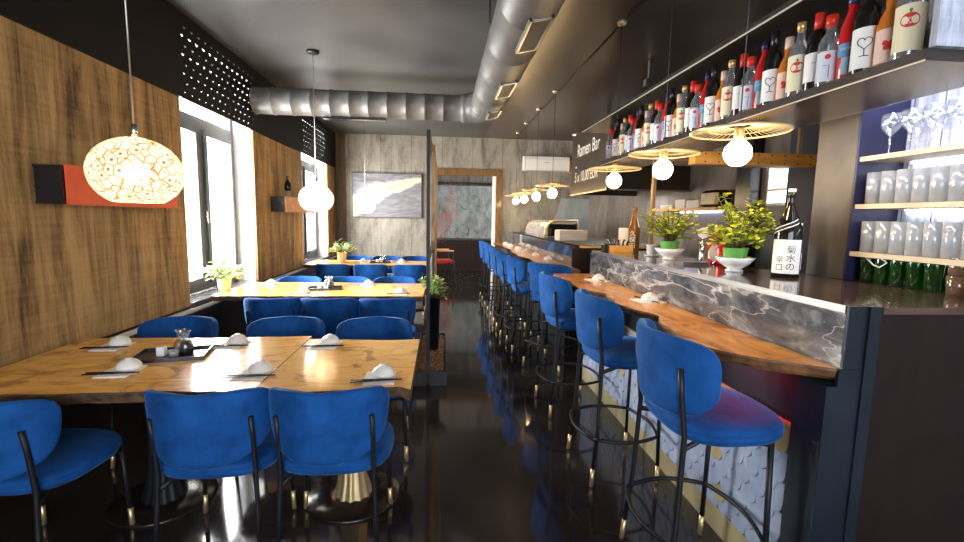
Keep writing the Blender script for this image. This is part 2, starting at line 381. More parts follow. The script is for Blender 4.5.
struct(B(XL-.03,XL-.0,-2.4,YB,0,.699).build('baseboard_left',DKWOOD))
# narrow ledge running below the wall panels
struct(B(XL,XL+.055,-2.3,YB-.01,.60,.655).build('trim_1',BLACK))
struct(B(XL,XL+.035,-2.3,YB-.01,.655,.68).build('trim_2',WPLAS))
for i,(a,b_) in enumerate(WINS):
    struct(B(XL-.33,XL+.02,a+.002,b_-.002,.681,.725).build('trim_%d'%(3+i),pm('sill_stone',(.10,.10,.105),rough=.18,col2=(.05,.05,.055),nscale=8)))
    fr=MB(); X0,X1=XL-.28,XL-.22
    def bar(y0,y1,z0,z1,x0=X0,x1=X1): fr.box(x0,x1,y0,y1,z0,z1)
    bar(a,a+.06,.73,3.015); bar(b_-.06,b_,.73,3.015); bar(a+.06,b_-.06,.73,.80); bar(a+.06,b_-.06,2.32,2.42); bar(a+.06,b_-.06,2.96,3.015)
    mid=(a+b_)/2; bar(mid-.05,mid+.05,.80,2.32)
    for s0,s1 in ((a+.06,mid-.05),(mid+.05,b_-.06)):
        bar(s0,s0+.055,.80,2.32,X0+.01,X1+.02); bar(s1-.055,s1,.80,2.32,X0+.01,X1+.02); bar(s0+.055,s1-.055,.80,.86,X0+.01,X1+.02); bar(s0+.055,s1-.055,2.26,2.32,X0+.01,X1+.02)
    w=struct(fr.build('window_%d'%(i+1),DKFR))
    g=MB(); g.box(X0+.025,X0+.031,a+.05,b_-.05,.79,2.33); g.box(X0+.025,X0+.031,a+.05,b_-.05,2.41,2.97); g.build('window_pane',PANE,w)
    h=MB(); h.tube([(X1+.03,mid-.02,1.52),(X1+.05,mid-.02,1.50),(X1+.05,mid-.02,1.40)],.009,6); h.build('window_handle',CHROME,w)
# perforated soffit above the windows, crescent holes cut as real openings
def crescent(n):
    P=[]
    for k in range(n):
        a=2*PI*k/n; r=1.0
        x=math.cos(a); y=math.sin(a)
        if y>0: y*=.25+.0
        P.append((x*.36, y*.55+.12*(1-x*x)*0))
    return P
sf=MB(); XS=XL+.03
def soffit(y0,y1,z0,z1,ny,nz):
    n=12; C=crescent(n)
    for i in range(ny):
        for j in range(nz):
            cy=y0+(y1-y0)*(i+.5)/ny; cz=z0+(z1-z0)*(j+.5)/nz; hw=(y1-y0)/ny/2; hh=(z1-z0)/nz/2
            sc=.35+.65*((j+.5)/nz); off=hw*.45*((j%2)*2-1)*.6
            # square boundary points by angle
            S=[];Hh=[]
            for k in range(n):
                a=2*PI*k/n; ca,sa=math.cos(a),math.sin(a); t=1/max(abs(ca),abs(sa)); S.append((XS,cy+hw*ca*t,cz+hh*sa*t))
                Hh.append((XS,cy+off+C[k][0]*hw*1.15*sc,cz+C[k][1]*hh*1.3*sc))
            # add corners
            vs=S+Hh; fs=[]
            for k in range(n): fs.append([k,(k+1)%n,n+(k+1)%n,n+k])
            sf.add(vs,fs)
            for sy in (-1,1):
                for sz in (-1,1):
                    pass
def plate(y0,y1): sf.box(XS-.012,XS,y0,y1,2.44,H-.002)
# use 16-gon so corners coincide with cell corners
def soffit2(y0,y1,z0,z1,ny,nz):
    n=16
    for i in range(ny):
        for j in range(nz):
            cy=y0+(y1-y0)*(i+.5)/ny; cz=z0+(z1-z0)*(j+.5)/nz; hw=(y1-y0)/ny/2; hh=(z1-z0)/nz/2
            sc=.34+.5*((j+.5)/nz)*random.uniform(.7,1.15); off=hw*.35*((j%2)*2-1)
            S=[];Q=[]
            for k in range(n):
                a=2*PI*k/n; ca,sa=math.cos(a),math.sin(a); t=1/max(abs(ca),abs(sa)); S.append((XS,cy+hw*ca*t,cz+hh*sa*t))
                yy=ca*.42; zz=-.62*(1-ca*ca)**.5 if sa<0 else -.36*(1-ca*ca)
                if abs(sa)<1e-6: zz=0
                Q.append((XS,cy+off+yy*hw*sc,cz+(zz+.25)*hh*sc*1.2))
            fs=[[k,(k+1)%n,n+(k+1)%n,n+k] for k in range(n)]
            sf.add(S+Q,fs)
soffit2(4.1,5.58,2.45,3.05,13,8); soffit2(7.4,9.0,2.45,3.05,13,8)
for a,b_ in WINS: sf.box(XS-.012,XS,a,b_,2.435,2.45); sf.box(XS-.012,XS,a,b_,3.05,H-.002)
plate(-2.4,4.1); plate(5.58,7.4); plate(9.0,YB)
sf.box(XL-.02,XS-.012,-2.4,4.1,2.44,2.46); sf.box(XL-.02,XS-.012,5.58,7.4,2.44,2.46)
struct(sf.build('trim_5',pm('soffit_black',(.008,.008,.009),rough=.6,spec=.2),merge=True))
# back wall with doorway
DX0,DX1,DZ=-.10,1.12,2.36
bw=MB(); bw.box(-2.5,DX0-.02,YB,YB+.2,0,H); bw.box(DX1+.02,3.6,YB,YB+.2,0,H); bw.box(DX0-.02,DX1+.02,YB,YB+.2,DZ+.02,H)
struct(bw.build('wall_back',WALLB))
FRW=wood('door_frame_wood',(.21,.115,.045),(.15,.078,.03),(.06,.028,.012),stretch=(9,9,1),rough=.45,coat=.2,knots=False)
df=MB(); df.box(DX0-.06,DX0,YB-.03,YB+.22,0,DZ); df.box(DX1,DX1+.12,YB-.03,YB+.22,0,DZ); df.box(DX0-.06,DX1+.12,YB-.03,YB+.22,DZ,DZ+.13)
struct(df.build('door_1',FRW))
struct(B(DX1-.055,DX1-.001,YB+.02,YB+.20,0,DZ-.001).build('trim_6',WPLAS))
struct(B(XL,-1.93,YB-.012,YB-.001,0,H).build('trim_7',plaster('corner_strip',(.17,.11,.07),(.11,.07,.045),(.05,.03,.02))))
# room beyond the doorway
struct(B(-2.5,3.6,13.0,13.2,0,H).build('wall_far',plaster('far_wall',(.20,.18,.15),(.15,.13,.11),(.07,.06,.05))))
struct(B(-2.5,3.5,12.94,12.999,0,.86).build('baseboard_far',DKWOOD))
# right-hand side: shelf partition near the camera, kitchen wall further back, wall behind the camera
struct(B(2.27,2.40,-2.4,2.45,0,H).build('wall_right',WALLS))
KX=3.1
kw=MB(); kw.box(KX,KX+.2,2.45,3.93,0,H); kw.box(KX,KX+.2,4.24,YB,0,H); kw.box(KX,KX+.2,3.93,4.24,0,1.66); kw.box(KX,KX+.2,3.93,4.24,2.06,H)
struct(kw.build('wall_kitchen',WALLK))
struct(B(2.40,KX,2.30,2.449,0,H).build('wall_kitchen_side',NAVY))
struct(B(KX-.02,KX-.001,2.6,3.5,0,H).build('trim_10',NAVY))
struct(B(KX-.12,KX-.001,4.28,4.5,0,H).build('trim_11',BLKP))
wf=MB(); wf.box(KX+.02,KX+.06,3.932,3.955,1.662,2.058); wf.box(KX+.02,KX+.06,4.215,4.238,1.662,2.058); wf.box(KX+.02,KX+.06,3.955,4.215,1.662,1.685); wf.box(KX+.02,KX+.06,3.955,4.215,2.035,2.058); wf.box(KX+.02,KX+.06,3.955,4.215,1.80,1.82)
w=struct(wf.build('window_3',WPLAS)); B(KX+.035,KX+.041,3.95,4.22,1.68,2.04).build('window_pane',PANE,w)
struct(B(KX-.015,KX-.001,3.52,3.93,0,H).build('trim_15',NAVY)); struct(B(KX-.015,KX-.001,3.93,4.26,0,1.655).build('trim_16',pm('dark_green_trim',(.02,.03,.02),rough=.4)))
fw=MB(); WX0,WX1,WZ0,WZ1=-1.9,1.9,.5,2.75
fw.box(-2.5,WX0,-2.6,-2.4,0,H); fw.box(WX1,2.4,-2.6,-2.4,0,H); fw.box(WX0,WX1,-2.6,-2.4,0,WZ0); fw.box(WX0,WX1,-2.6,-2.4,WZ1,H)
struct(fw.build('wall_front',WHITEP))
wf=MB(); 
for x in (WX0,0-.03,WX1-.06): wf.box(x,x+.06,-2.53,-2.47,WZ0,WZ1)
wf.box(WX0,WX1,-2.53,-2.47,WZ0-.0,WZ0+.06); wf.box(WX0,WX1,-2.53,-2.47,WZ1-.06,WZ1)
w=struct(wf.build('window_4',DKFR)); B(WX0+.03,WX1-.03,-2.503,-2.497,WZ0+.05,WZ1-.05).build('window_pane',PANE,w)
# ------------------------------------------------------------------ chair parts
def shell(width,h0,h1,R,y0,tilt,th,pt=9,pb=3.2,nu=22,nv=14,tap=.1):
    """curved padded back: returns MB. local -Y is behind the sitter"""
    mb=MB(); hc=(h0+h1)/2; hh=(h1-h0)/2
    def pos(a,b,side):
        p=pt if b>0 else pb
        wdt=(1-min(1,abs(b))**p)**(1/p) if abs(b)<1 else 0
        wdt=max(wdt,.0)
        x=a*wdt*width*(1-tap*(1-b)/2); z=hc+b*hh
        th_=x/R
        edge=max(0,1-abs(a)**10)**.5 * max(0,1-abs(b)**10)**.5
        rr=R+side*th*(.25+.75*edge)/2 if edge>0 else R
        yy=y0-(rr*math.cos(th_)-R)
        return (rr*math.sin(th_), y0*0+ (y0 + R - rr*math.cos(th_)) - (z-h0)*tilt, z)
    def bb(v):
        return -math.cos(PI*v)
    def aa(u): return math.sin(PI*(u-.5))
    mb.grid(lambda u,v: pos(aa(u),bb(v),1),nu,nv)
    mb.grid(lambda u,v: pos(aa(u),bb(v),-1),nu,nv,flip=True)
    # stitch the rim
    n=nu+1
    vs=[];fs=[]
    ring=[(0,j) for j in range(nv+1)]
    for s_,u in ((0,0.0),(1,1.0)):
        o=len(vs)
        for j in range(nv+1):
            vs.append(pos(aa(u),bb(j/nv),1)); vs.append(pos(aa(u),bb(j/nv),-1))
        for j in range(nv): fs.append([o+2*j,o+2*j+1,o+2*j+3,o+2*j+2])
    mb.add(vs,fs,0,True)
    return mb
def cushion(w,d,z0,z1,n=28,p=3.0,cy=0,taper=.0,dome=.012):
    mb=MB()
    def ring(sc,z):
        out=[]
        for k in range(n):
            a=2*PI*k/n; c,s=math.cos(a),math.sin(a)
            r=(abs(c)**p+abs(s)**p)**(-1/p)
            x=c*r*w/2*sc; y=s*r*d/2*sc
            x*=1+taper*(y/(d/2))
            out.append((x,y+cy,z))
        return out
    h=z1-z0
    prof=[(0.0,z0),(.82,z0),(.95,z0+h*.12),(1.0,z0+h*.38),(1.0,z0+h*.5),(.985,z0+h*.56),(1.0,z0+h*.62),(.99,z0+h*.82),(.93,z1-.002),(.7,z1+dome*.6),(.35,z1+dome),(0,z1+dome)]
    vs=[];
    for sc,z in prof: vs+=ring(sc,z)
    fs=[]
    for i in range(len(prof)-1):
        for k in range(n):
            j=(k+1)%n; fs.append([i*n+k,i*n+j,(i+1)*n+j,(i+1)*n+k])
    mb.add(vs,fs,0,True); return mb
def legged(t,pts,tip=.10,r=.011,name='leg'):
    """leg tube plus brass tip; pts from top to foot"""
    foot=Vector(pts[-1]); prev=Vector(pts[-2]); d=(foot-prev).normalized(); brk=foot-d*tip
    l=MB().tube(pts[:-1]+[tuple(brk)],r,8).build(name,BLACK,t)
    MB().tube([tuple(brk),tuple(foot)],r*1.08,8).build('leg_tip',BRASS,l)
    return l
def make_chair():
    t=empty('dining_chair','blue velvet dining chair','chair')
    cushion(.50,.47,.405,.475,cy=.02,taper=-.02).build('seat',VELVET,t)
    R=.265; y0=-.26
    shell(.325,.490,.805,R,y0,.10,.042,pt=4.5,pb=2.4,tap=.2).build('backrest',VELVET,t)
    for s in (-1,1):
        x=s*.19; yb=y0+R-math.sqrt(R*R-x*x)-.028
        legged(t,[(x,yb-.028,.69),(x,yb-.012,.60),(x,yb+.005,.44),(x*1.04,yb-.01,.25),(x*1.1,yb-.03,0)],r=.0105)
        legged(t,[(s*.20,.19,.41),(s*.215,.205,0)],r=.0105)
        MB().tube([(x,yb+.005,.375),(x*.75,-.10,.395),(s*.20,.185,.395)],.010,6).build('side_rail',BLACK,t)
    MB().tube([(-.20,.185,.395),(.20,.185,.395)],.010,6).build('front_rail',BLACK,t)
    return t
def make_stool():
    t=empty('bar_stool','blue velvet bar stool','stool')
    cushion(.50,.46,.675,.755,cy=.03,taper=-.04).build('seat',VELVET,t)
    R=.29; y0=-.225
    shell(.315,.765,1.075,R,y0,.10,.048,pt=4.5,pb=2.8,tap=.06).build('backrest',VELVET,t)
    L=[]
    for s in (-1,1):
        x=s*.185; yb=y0+R-math.sqrt(R*R-x*x)-.030
        legged(t,[(x,yb-.022,.965),(x,yb-.012,.86),(x*1.02,yb+.008,.70),(x*1.06,yb-.005,.35),(s*.215,yb-.035,0)],r=.011)
        legged(t,[(s*.19,.165,.68),(s*.215,.17,0)],r=.011)
        MB().tube([(x*1.02,yb+.008,.655),(s*.10,-.02,.665),(s*.19,.165,.665)],.011,6).build('side_rail',BLACK,t)
        # bowed foot bars
        P=[]
        for k in range(9):
            u=k/8; P.append((s*(.20+.055*math.sin(PI*u)),-.215+.38*u,.27))
        MB().tube(P,.010,6).build('foot_bar',BLACK,t)
    for ys_,bow in ((-.215,-.05),(.165,.045)):
        P=[(-.20+.40*k/8,ys_+bow*math.sin(PI*k/8),.27) for k in range(9)]
        MB().tube(P,.010,6).build('foot_bar',BLACK,t)
    MB().tube([(-.19,.165,.665),(.19,.165,.665)],.010,6).build('front_rail',BLACK,t)
    return t
chair=Proto(make_chair())
def chair_at(x,y,rz,label,group): return chair.place((x,y,0),rz,label,group)
G1='blue velvet dining chairs'
near=[(-1.70,2.00,-.10,'blue velvet dining chair in the bottom left corner, cut by the left frame edge'),
(-.955,2.07,.02,'blue velvet dining chair, middle of the three with backs to us at nearest table'),
(-.470,2.07,0,'blue velvet dining chair nearest the aisle, back to us at the nearest table')]
far=[(-1.70,2.93,'blue velvet dining chair against the wall on the far side of nearest table'),
(-1.01,2.92,'blue velvet dining chair in the middle of the far side of nearest table'),
(-.43,2.90,'blue velvet dining chair at the aisle end of the far side of nearest table')]
for x,y,a,l in near: chair_at(x,y,a,l,G1)
for x,y,l in far: chair_at(x,y,PI+random.uniform(-.06,.06),l,G1)
for rown,yn,yf,xs,xf in (('middle',4.17,5.08,(-1.43,-.965,-.475),(-1.57,-1.05,-.53)),('farthest',6.97,7.95,(-1.58,-1.04,-.47),(-1.46,-.95,-.46))):
    for pos,x in zip(('wall end','middle','aisle end'),xs): chair_at(x,yn,random.uniform(-.04,.04),'blue velvet dining chair with its back to us, %s of the %s table'%(pos,rown),G1)
    for pos,x in zip(('wall end','middle','aisle end'),xf): chair_at(x,yf,PI+random.uniform(-.05,.05),'blue velvet dining chair facing us beyond the %s table, %s'%(rown,pos),G1)
stool=Proto(make_stool())
G2='blue velvet bar stools along the counter'
SL=[(1.085,1.74,-PI/2,'blue velvet bar stool nearest the camera, at the near end of the counter'),
(1.07,2.60,-PI/2+.03,'second blue velvet bar stool from the camera'),
(1.04,3.50,-PI/2+.05,'third blue velvet bar stool from the camera, before the gap in the counter'),
(1.15,4.50,-PI/2+.75,'blue velvet bar stool turned askew in the gap between the two counters'),
(1.01,5.14,-PI/2,'first blue velvet bar stool at the far counter'),
(.97,5.83,-PI/2,'second blue velvet bar stool at the far counter'),
(.965,6.58,-PI/2,'third blue velvet bar stool at the far counter'),
(.96,7.42,-PI/2,'fourth blue velvet bar stool at the far counter'),
(.96,8.38,-PI/2,'last and most distant blue velvet bar stool by the doorway')]
for x,y,a,l in SL: stool.place((x,y,0),a,l,G2)
# ------------------------------------------------------------------ tables
def live_top(x0,x1,y0,y1,z0,z1,seed,step=.05,live=('y0','y1'),amp=.026,parent=None,name='tabletop',mat=None,inset=.025):
    rnd=random.Random(seed)
    ph=[(rnd.uniform(0,6),rnd.uniform(3,7),rnd.uniform(.3,1)) for _ in range(3)]+[(rnd.uniform(0,6),rnd.uniform(14,30),.25)]
    def wv(t,k): return amp*sum(a*math.sin(f*t+p+k*2.1) for p,f,a in ph)/1.6
    pts=[];edge=[]
    n=max(2,int((x1-x0)/step)); m=max(2,int((y1-y0)/step))
    for i in range(n): 
        x=x0+(x1-x0)*i/n; pts.append((x,y0+(wv(x,0) if 'y0' in live else 0))); edge.append((0,1) if 'y0' in live else (0,0))
    for i in range(m):
        y=y0+(y1-y0)*i/m; pts.append((x1+(wv(y,1) if 'x1' in live else 0),y)); edge.append((-1,0) if 'x1' in live else (0,0))
    for i in range(n):
        x=x1-(x1-x0)*i/n; pts.append((x,y1+(wv(x,2) if 'y1' in live else 0))); edge.append((0,-1) if 'y1' in live else (0,0))
    for i in range(m):
        y=y1-(y1-y0)*i/m; pts.append((x0+(wv(y,3) if 'x0' in live else 0),y)); edge.append((1,0) if 'x0' in live else (0,0))
    def ins(d,jit=0):
        return [(p[0]+e[0]*(d+rnd.uniform(-jit,jit)),p[1]+e[1]*(d+rnd.uniform(-jit,jit))) for p,e in zip(pts,edge)]
    h=z1-z0
    mb=MB(); mb.prism(None,[(ins(inset,.008),z0),(ins(inset*.35,.006),z0+h*.4),(ins(-.002,.004),z1-.008),(ins(.003),z1)],0,False,1)
    return mb.build(name,[mat or TABLEW,BARK],parent)
def pedestal(t,x,y,ztop,pmat):
    mb=MB(); n=48; vs=[];fs=[]
    prof=[(.095,.02),(.075,.10),(.060,.25),(.055,.42),(.062,.58),(.09,.68),(.11,ztop)]
    for r,z in prof:
        for k in range(n):
            a=2*PI*k/n; q=r*(1+.07*math.cos(12*a)); vs.append((x+q*math.cos(a),y+q*math.sin(a),z))
    for i in range(len(prof)-1):
        for k in range(n): j=(k+1)%n; fs.append([i*n+k,i*n+j,(i+1)*n+j,(i+1)*n+k])
    mb.add(vs,fs,0,True); mb.build('fluted_pedestal',pmat,t)
    MB().lathe([(0,0),(.24,0),(.245,.006),(.235,.014),(.10,.02),(0,.02)],40,(x,y,0)).build('base_plate',pm('bronze_plate',(.02,.014,.01),rough=.2,metal=.3),t)
def table(x0,x1,y0,y1,seed,label,dark=False):
    t=empty('dining_table',label,'table',(0,0,0))
    live_top(x0,x1,y0,y1,.695,.75,seed,parent=t)
    pedestal(t,(x0+x1)/2,(y0+y1)/2,.695,BLACK if dark else BRASS)
    return t
for nm,ya,yb,sd,xr in (('nearest',1.95,2.80,11,-.13),('middle',4.32,5.18,21,-.17),('farthest',7.08,7.84,31,-.22)):
    table(-.795,xr,ya,yb,sd,'square live-edge wooden table on the aisle side of the %s row'%nm)
    table(-2.09,-.80,ya+.01,yb+.05,sd+1,'long live-edge wooden table on the window side of the %s row'%nm,True)
# place settings
ZT=.7502
def make_bowl():
    mb=MB().lathe([(0,.0),(.054,0),(.055,.003),(.052,.014),(.043,.029),(.028,.040),(.016,.043),(.015,.049),(0,.049)],22)
    o=mb.build('rice_bowl',WHITE); return tag(o,'small white bowl','bowl')
def make_napkin():
    mb=MB().box(-.07,.07,-.085,.085,0,.0025); mb.box(-.065,.07,-.08,.085,.0025,.0045)
    return tag(mb.build('napkin',PAPER),'white folded paper napkin','napkin')
def make_chop():
    mb=MB().tube([(-.115,0,.0038),(0,0,.0036),(.115,0,.0026)],[.0036,.0034,.002],6)
    return tag(mb.build('chopstick',BLKP),'black chopstick','chopstick')
bowl=Proto(make_bowl()); nap=Proto(make_napkin()); chop=Proto(make_chop())
def setting(x,y,desc,rz=0,z=ZT,dx=.0,dirn=1):
    nap.place((x,y,z),rz+random.uniform(-.1,.1),'white folded napkin %s'%desc,'white napkins laid at the places')
    bowl.place((x+.01+dx,y+.045*dirn,z+.005),0,'upturned white bowl %s'%desc,'small white bowls at the places')
    for k in (0,1): chop.place((x-.01,y-(.035+.016*k)*dirn,z+.006),rz+.05+k*.05+random.uniform(-.04,.04),'black chopstick %s'%desc,'black chopsticks')
S1=[(-1.50,2.23,'on the nearest table, left place with back to the wall panel'),(-.87,2.17,'on the nearest table, in front of the middle near chair'),(-.28,2.09,'at the near aisle corner of the nearest table'),
(-1.82,2.66,'on the nearest table beside the wall, far side'),(-1.19,2.68,'on the nearest table right of the sauce tray'),(-.66,2.66,'on the nearest table, far side just right of the joint')]
for i,(x,y,d) in enumerate(S1): setting(x,y,d,dirn=1)
S2=[((-1.83),5.02,'on the middle table, wall end far side'),(-1.33,4.47,'on the middle table, near side beside the tray'),(-.80,5.02,'on the middle table, far side at the joint'),(-.40,4.48,'on the middle table, near aisle corner')]
for x,y,d in S2: setting(x,y,d)
S3=[(-1.28,7.58,'on the farthest table, left of the sauce tray'),(-.66,7.62,'on the farthest table, aisle side')]
for x,y,d in S3: setting(x,y,d)
def sauce_tray(x,y,rz,desc):
    t=empty('sauce_tray','black lacquer tray %s'%desc,'tray',(x,y,ZT),rz); t.scale=(1.22,1.15,1.1)
    B(-.13,.13,-.09,.09,0,.006).build('tray_base',BLKP,t)
    r=MB(); r.box(-.135,.135,-.095,-.088,0,.018); r.box(-.135,.135,.088,.095,0,.018); r.box(-.135,-.128,-.088,.088,0,.018); r.box(.128,.135,-.088,.088,0,.018); r.build('rim',BLKP,t)
    c_,s_=math.cos(rz),math.sin(rz)
    def P(a,b): return (x+a*c_-b*s_,y+a*s_+b*c_,ZT+.0068)
    for k,(a,b,liq,nm) in enumerate(((.055,.02,True,'dark soy sauce'),(.02,.055,False,'vinegar'))):
        c=empty('sauce_carafe','small waisted glass carafe of %s on the tray %s'%(nm,desc),'carafe',P(a,b),0,'sauce carafes'); c.scale=(1.15,1.15,1.25)
        MB().lathe([(0,0),(.028,0),(.031,.012),(.030,.035),(.020,.055),(.013,.068),(.014,.080),(.022,.095),(.020,.095),(.012,.080)],16).build('glass_body',GLASS,c)
        MB().lathe([(0,.002),(.026,.002),(.029,.012),(.028,.034),(.019,.052),(0,.054)],16).build('liquid',DARKG if liq else pm('vinegar_liquid',(.25,.12,.04),rough=.1),c)
    o=MB().box(-.02,.02,-.018,.018,0,.05,bev=.004).build('napkin_box',WHITE,loc=P(-.05,-.01)); tag(o,'small white box on the tray %s'%desc,'box')
    o=MB().lathe([(0,0),(.02,0),(.026,.03),(.024,.03),(.018,.004),(0,.004)],16).build('glass_cup',WGLASS,loc=P(.01,-.03)); tag(o,'small glass cup on the tray %s'%desc,'cup')
sauce_tray(-1.40,2.48,.22,'on the nearest table'); sauce_tray(-1.18,4.75,.15,'on the middle table'); sauce_tray(-.98,7.5,.1,'on the farthest table')
# ------------------------------------------------------------------ plants
def foliage(n,rx,ry,rz_,zc,ls,seed,up=.5,shape='oval'):
    rnd=random.Random(seed); mb=MB(); st=MB()
    nst=max(5,n//9)
    for s in range(nst):
        a=rnd.uniform(0,2*PI); k=rnd.uniform(.25,1); tip=Vector((rx*k*math.cos(a),ry*k*math.sin(a),zc+rz_*rnd.uniform(-.1,1)*(1.15-.45*k)))
        base=Vector((.02*math.cos(a),.02*math.sin(a),0)); mid=(base+tip)/2+Vector((0,0,.25*rz_))
        P=[base*(1-t)**2+mid*2*t*(1-t)+tip*t*t for t in (0,.25,.5,.75,1)]
        st.tube(P,.0022,5)
        for q in range(max(4,n//nst)):
            t=rnd.uniform(.35,1.0); p=base*(1-t)**2+mid*2*t*(1-t)+tip*t*t
            an=rnd.uniform(0,2*PI); el=rnd.uniform(-.3,up+.3); d=Vector((math.cos(an)*math.cos(el),math.sin(an)*math.cos(el),math.sin(el)))
            side=d.cross(Vector((rnd.uniform(-.5,.5),rnd.uniform(-.5,.5),1))).normalized(); nn=side.cross(d)
            L_=ls*rnd.uniform(.6,1.15); W=L_*(.30 if shape=='oval' else .14)
            v=[p,p+d*L_*.35+side*W,p+d*L_*.75+side*W*.8-nn*L_*.05,p+d*L_-nn*L_*.15,p+d*L_*.75-side*W*.8-nn*L_*.05,p+d*L_*.35-side*W,p+d*L_*.55-nn*L_*.06+nn*.0]
            mb.add(v,[[0,1,6],[1,2,6],[2,3,6],[3,4,6],[4,5,6],[5,0,6]],0,True)
    return mb,st
def plant(name,label,cat,loc,potprof,potmat,zf,fol,leafmat,dish=None):
    t=empty(name,label,cat,loc)
    MB().lathe(potprof,24).build('pot',potmat,t)
    MB().lathe([(0,zf-.012),(potprof[-2][0]*.95,zf-.012),(potprof[-2][0]*.9,zf-.005),(0,zf-.004)],20).build('soil',SOIL,t)
    f,s=fol; f.build('foliage',leafmat,t,loc=(0,0,zf-.01),merge=False); s.build('stems',STEMM,t,loc=(0,0,zf-.01))
    return t
def potp(r0,r1,h): return [(0,0),(r0,0),(r1,h),(r1+.004,h),(r1+.004,h-.0),(r1-.004,h),(r1-.008,h-.015)]
# herbs standing in white bowls on the bar top
ZB=1.22
def herb(x,y,R_,h,ls,n,seed,desc):
    b=MB().lathe([(0,0),(.045,0),(.048,.008),(.035,.018),(.075,.045),(.105,.082),(.101,.083),(.07,.05),(.0,.032)],28).build('serving_bowl',WHITE,loc=(x,y,ZB)); tag(b,'footed white bowl holding the %s'%desc,'bowl')
    plant('potted_herb','%s in a bright green pot'%desc,'plant',(x,y,ZB+.036),potp(.052,.066,.10),GREENP,.10,foliage(n,R_,R_,h,.03,ls,seed),LEAF)
herb(1.665,2.47,.25,.31,.045,620,3,'large leafy green herb beside the big sake bottle')
herb(1.65,3.20,.22,.24,.044,560,5,'smaller bushy green herb beside the beer tap')
plant('potted_plant','pale leafy plant in a small beige pot on the first window sill','plant',(-2.10,4.62,.751),potp(.05,.065,.12),TERRA,.12,foliage(300,.20,.20,.16,.03,.09,8,shape='thin'),LEAF2)
plant('potted_plant','pale spiky plant in a beige pot on the farthest table','plant',(-1.60,7.55,ZT),potp(.06,.075,.16),TERRA,.16,foliage(200,.20,.20,.20,.03,.09,9,shape='thin'),LEAF2)
# ------------------------------------------------------------------ divider between tables and aisle
dv=empty('divider_frame','black steel divider frame with a live-edge board beside the aisle','divider',(0,0,0))
fr=MB(); PXX=-.115
for y in (4.02,6.6): fr.box(PXX-.016,PXX+.016,y-.016,y+.016,.0 if y>5.3 else .0,2.23)
fr.box(PXX-.016,PXX+.016,4.036,6.584,2.20,2.23); fr.box(PXX-.016,PXX+.016,4.036,6.584,1.12,1.15)
fr.build('steel_frame',BLACK,dv)
MB().tube([(PXX,6.55,1.02),(PXX,6.30,1.13)],.01,6).build('brace',BLACK,dv)
rb=[];rnd=random.Random(4)
for i in range(25):
    y=4.08+2.42*i/24; rb.append((y,1.19+.035*math.sin(3*y)+.015*math.sin(11*y)+(.10 if i in(0,24) else 0)))
for i in range(25):
    y=6.5-2.42*i/24; rb.append((y,2.13+.03*math.sin(2.2*y)+.01*math.sin(9*y)-(.08 if i in(0,24) else 0)))
mb=MB(); vs=[(PXX+.022,y,z) for y,z in rb]+[(PXX+.055,y,z) for y,z in rb]; n=len(rb)
mb.add(vs,[list(range(n))[::-1],[n+i for i in range(n)]]+[[i,(i+1)%n,n+(i+1)%n,n+i] for i in range(n)]); mb.build('live_edge_board',BOARDW,dv)
pl=empty('floor_planter','low black planter box filled with bark at the foot of the divider','planter',(0,0,0))
bx=MB(); x0,x1,y0,y1=-.235,.055,3.98,5.35
bx.box(x0,x1,y0-.0,y0+.001+.011,0,.13); 
bx=MB(); bx.box(x0,PXX-.018,y0,y0+.012,.0,.13); bx.box(PXX+.018,x1,y0,y0+.012,.0,.13); bx.box(x0,x1,y1-.012,y1,0,.13); bx.box(x0,x0+.012,y0+.012,y1-.012,0,.13); bx.box(x1-.012,x1,y0+.012,y1-.012,0,.13)
bx.build('box',pm('planter_steel',(.02,.018,.017),rough=.5),pl)
BCH=pm('bark_chips',(.42,.22,.10),rough=.8,col2=(.14,.07,.035),nscale=30)
ch=MB(); rnd=random.Random(12); ch.box(x0+.012,PXX-.02,y0+.014,y1-.012,.02,.10); ch.box(PXX+.02,x1-.012,y0+.014,y1-.012,.02,.10); ch.box(PXX-.02,PXX+.02,4.05,y1-.012,.02,.10)
for k in range(650):
    cx=rnd.uniform(x0+.03,x1-.03); cy=rnd.uniform(y0+.08,y1-.03); s=rnd.uniform(.010,.022)
    M=Matrix.Translation((cx,cy,.103+rnd.uniform(0,.012)))@Matrix.Rotation(rnd.uniform(0,6),4,'Z')@Matrix.Rotation(rnd.uniform(-.6,.6),4,'X')
    if abs(cx-PXX)<.03 and cy<4.06: continue
    ch.box(-s,s,-s*.6,s*.6,-s*.3,s*.3,M=M)
ch.build('bark_mulch',BCH,pl,kind='stuff')
plant('potted_plant','bushy green plant in a tall dark pot inside the divider','plant',(-.085,4.75,.117),[(0,0),(.06,0),(.075,.55),(.08,.55),(.08,.55),(.072,.55),(.06,.53)],BSTEEL,.55,foliage(620,.17,.24,.22,.03,.05,15),pm('mid_green_leaf',(.20,.34,.07),rough=.45,col2=(.40,.50,.20),nscale=9))
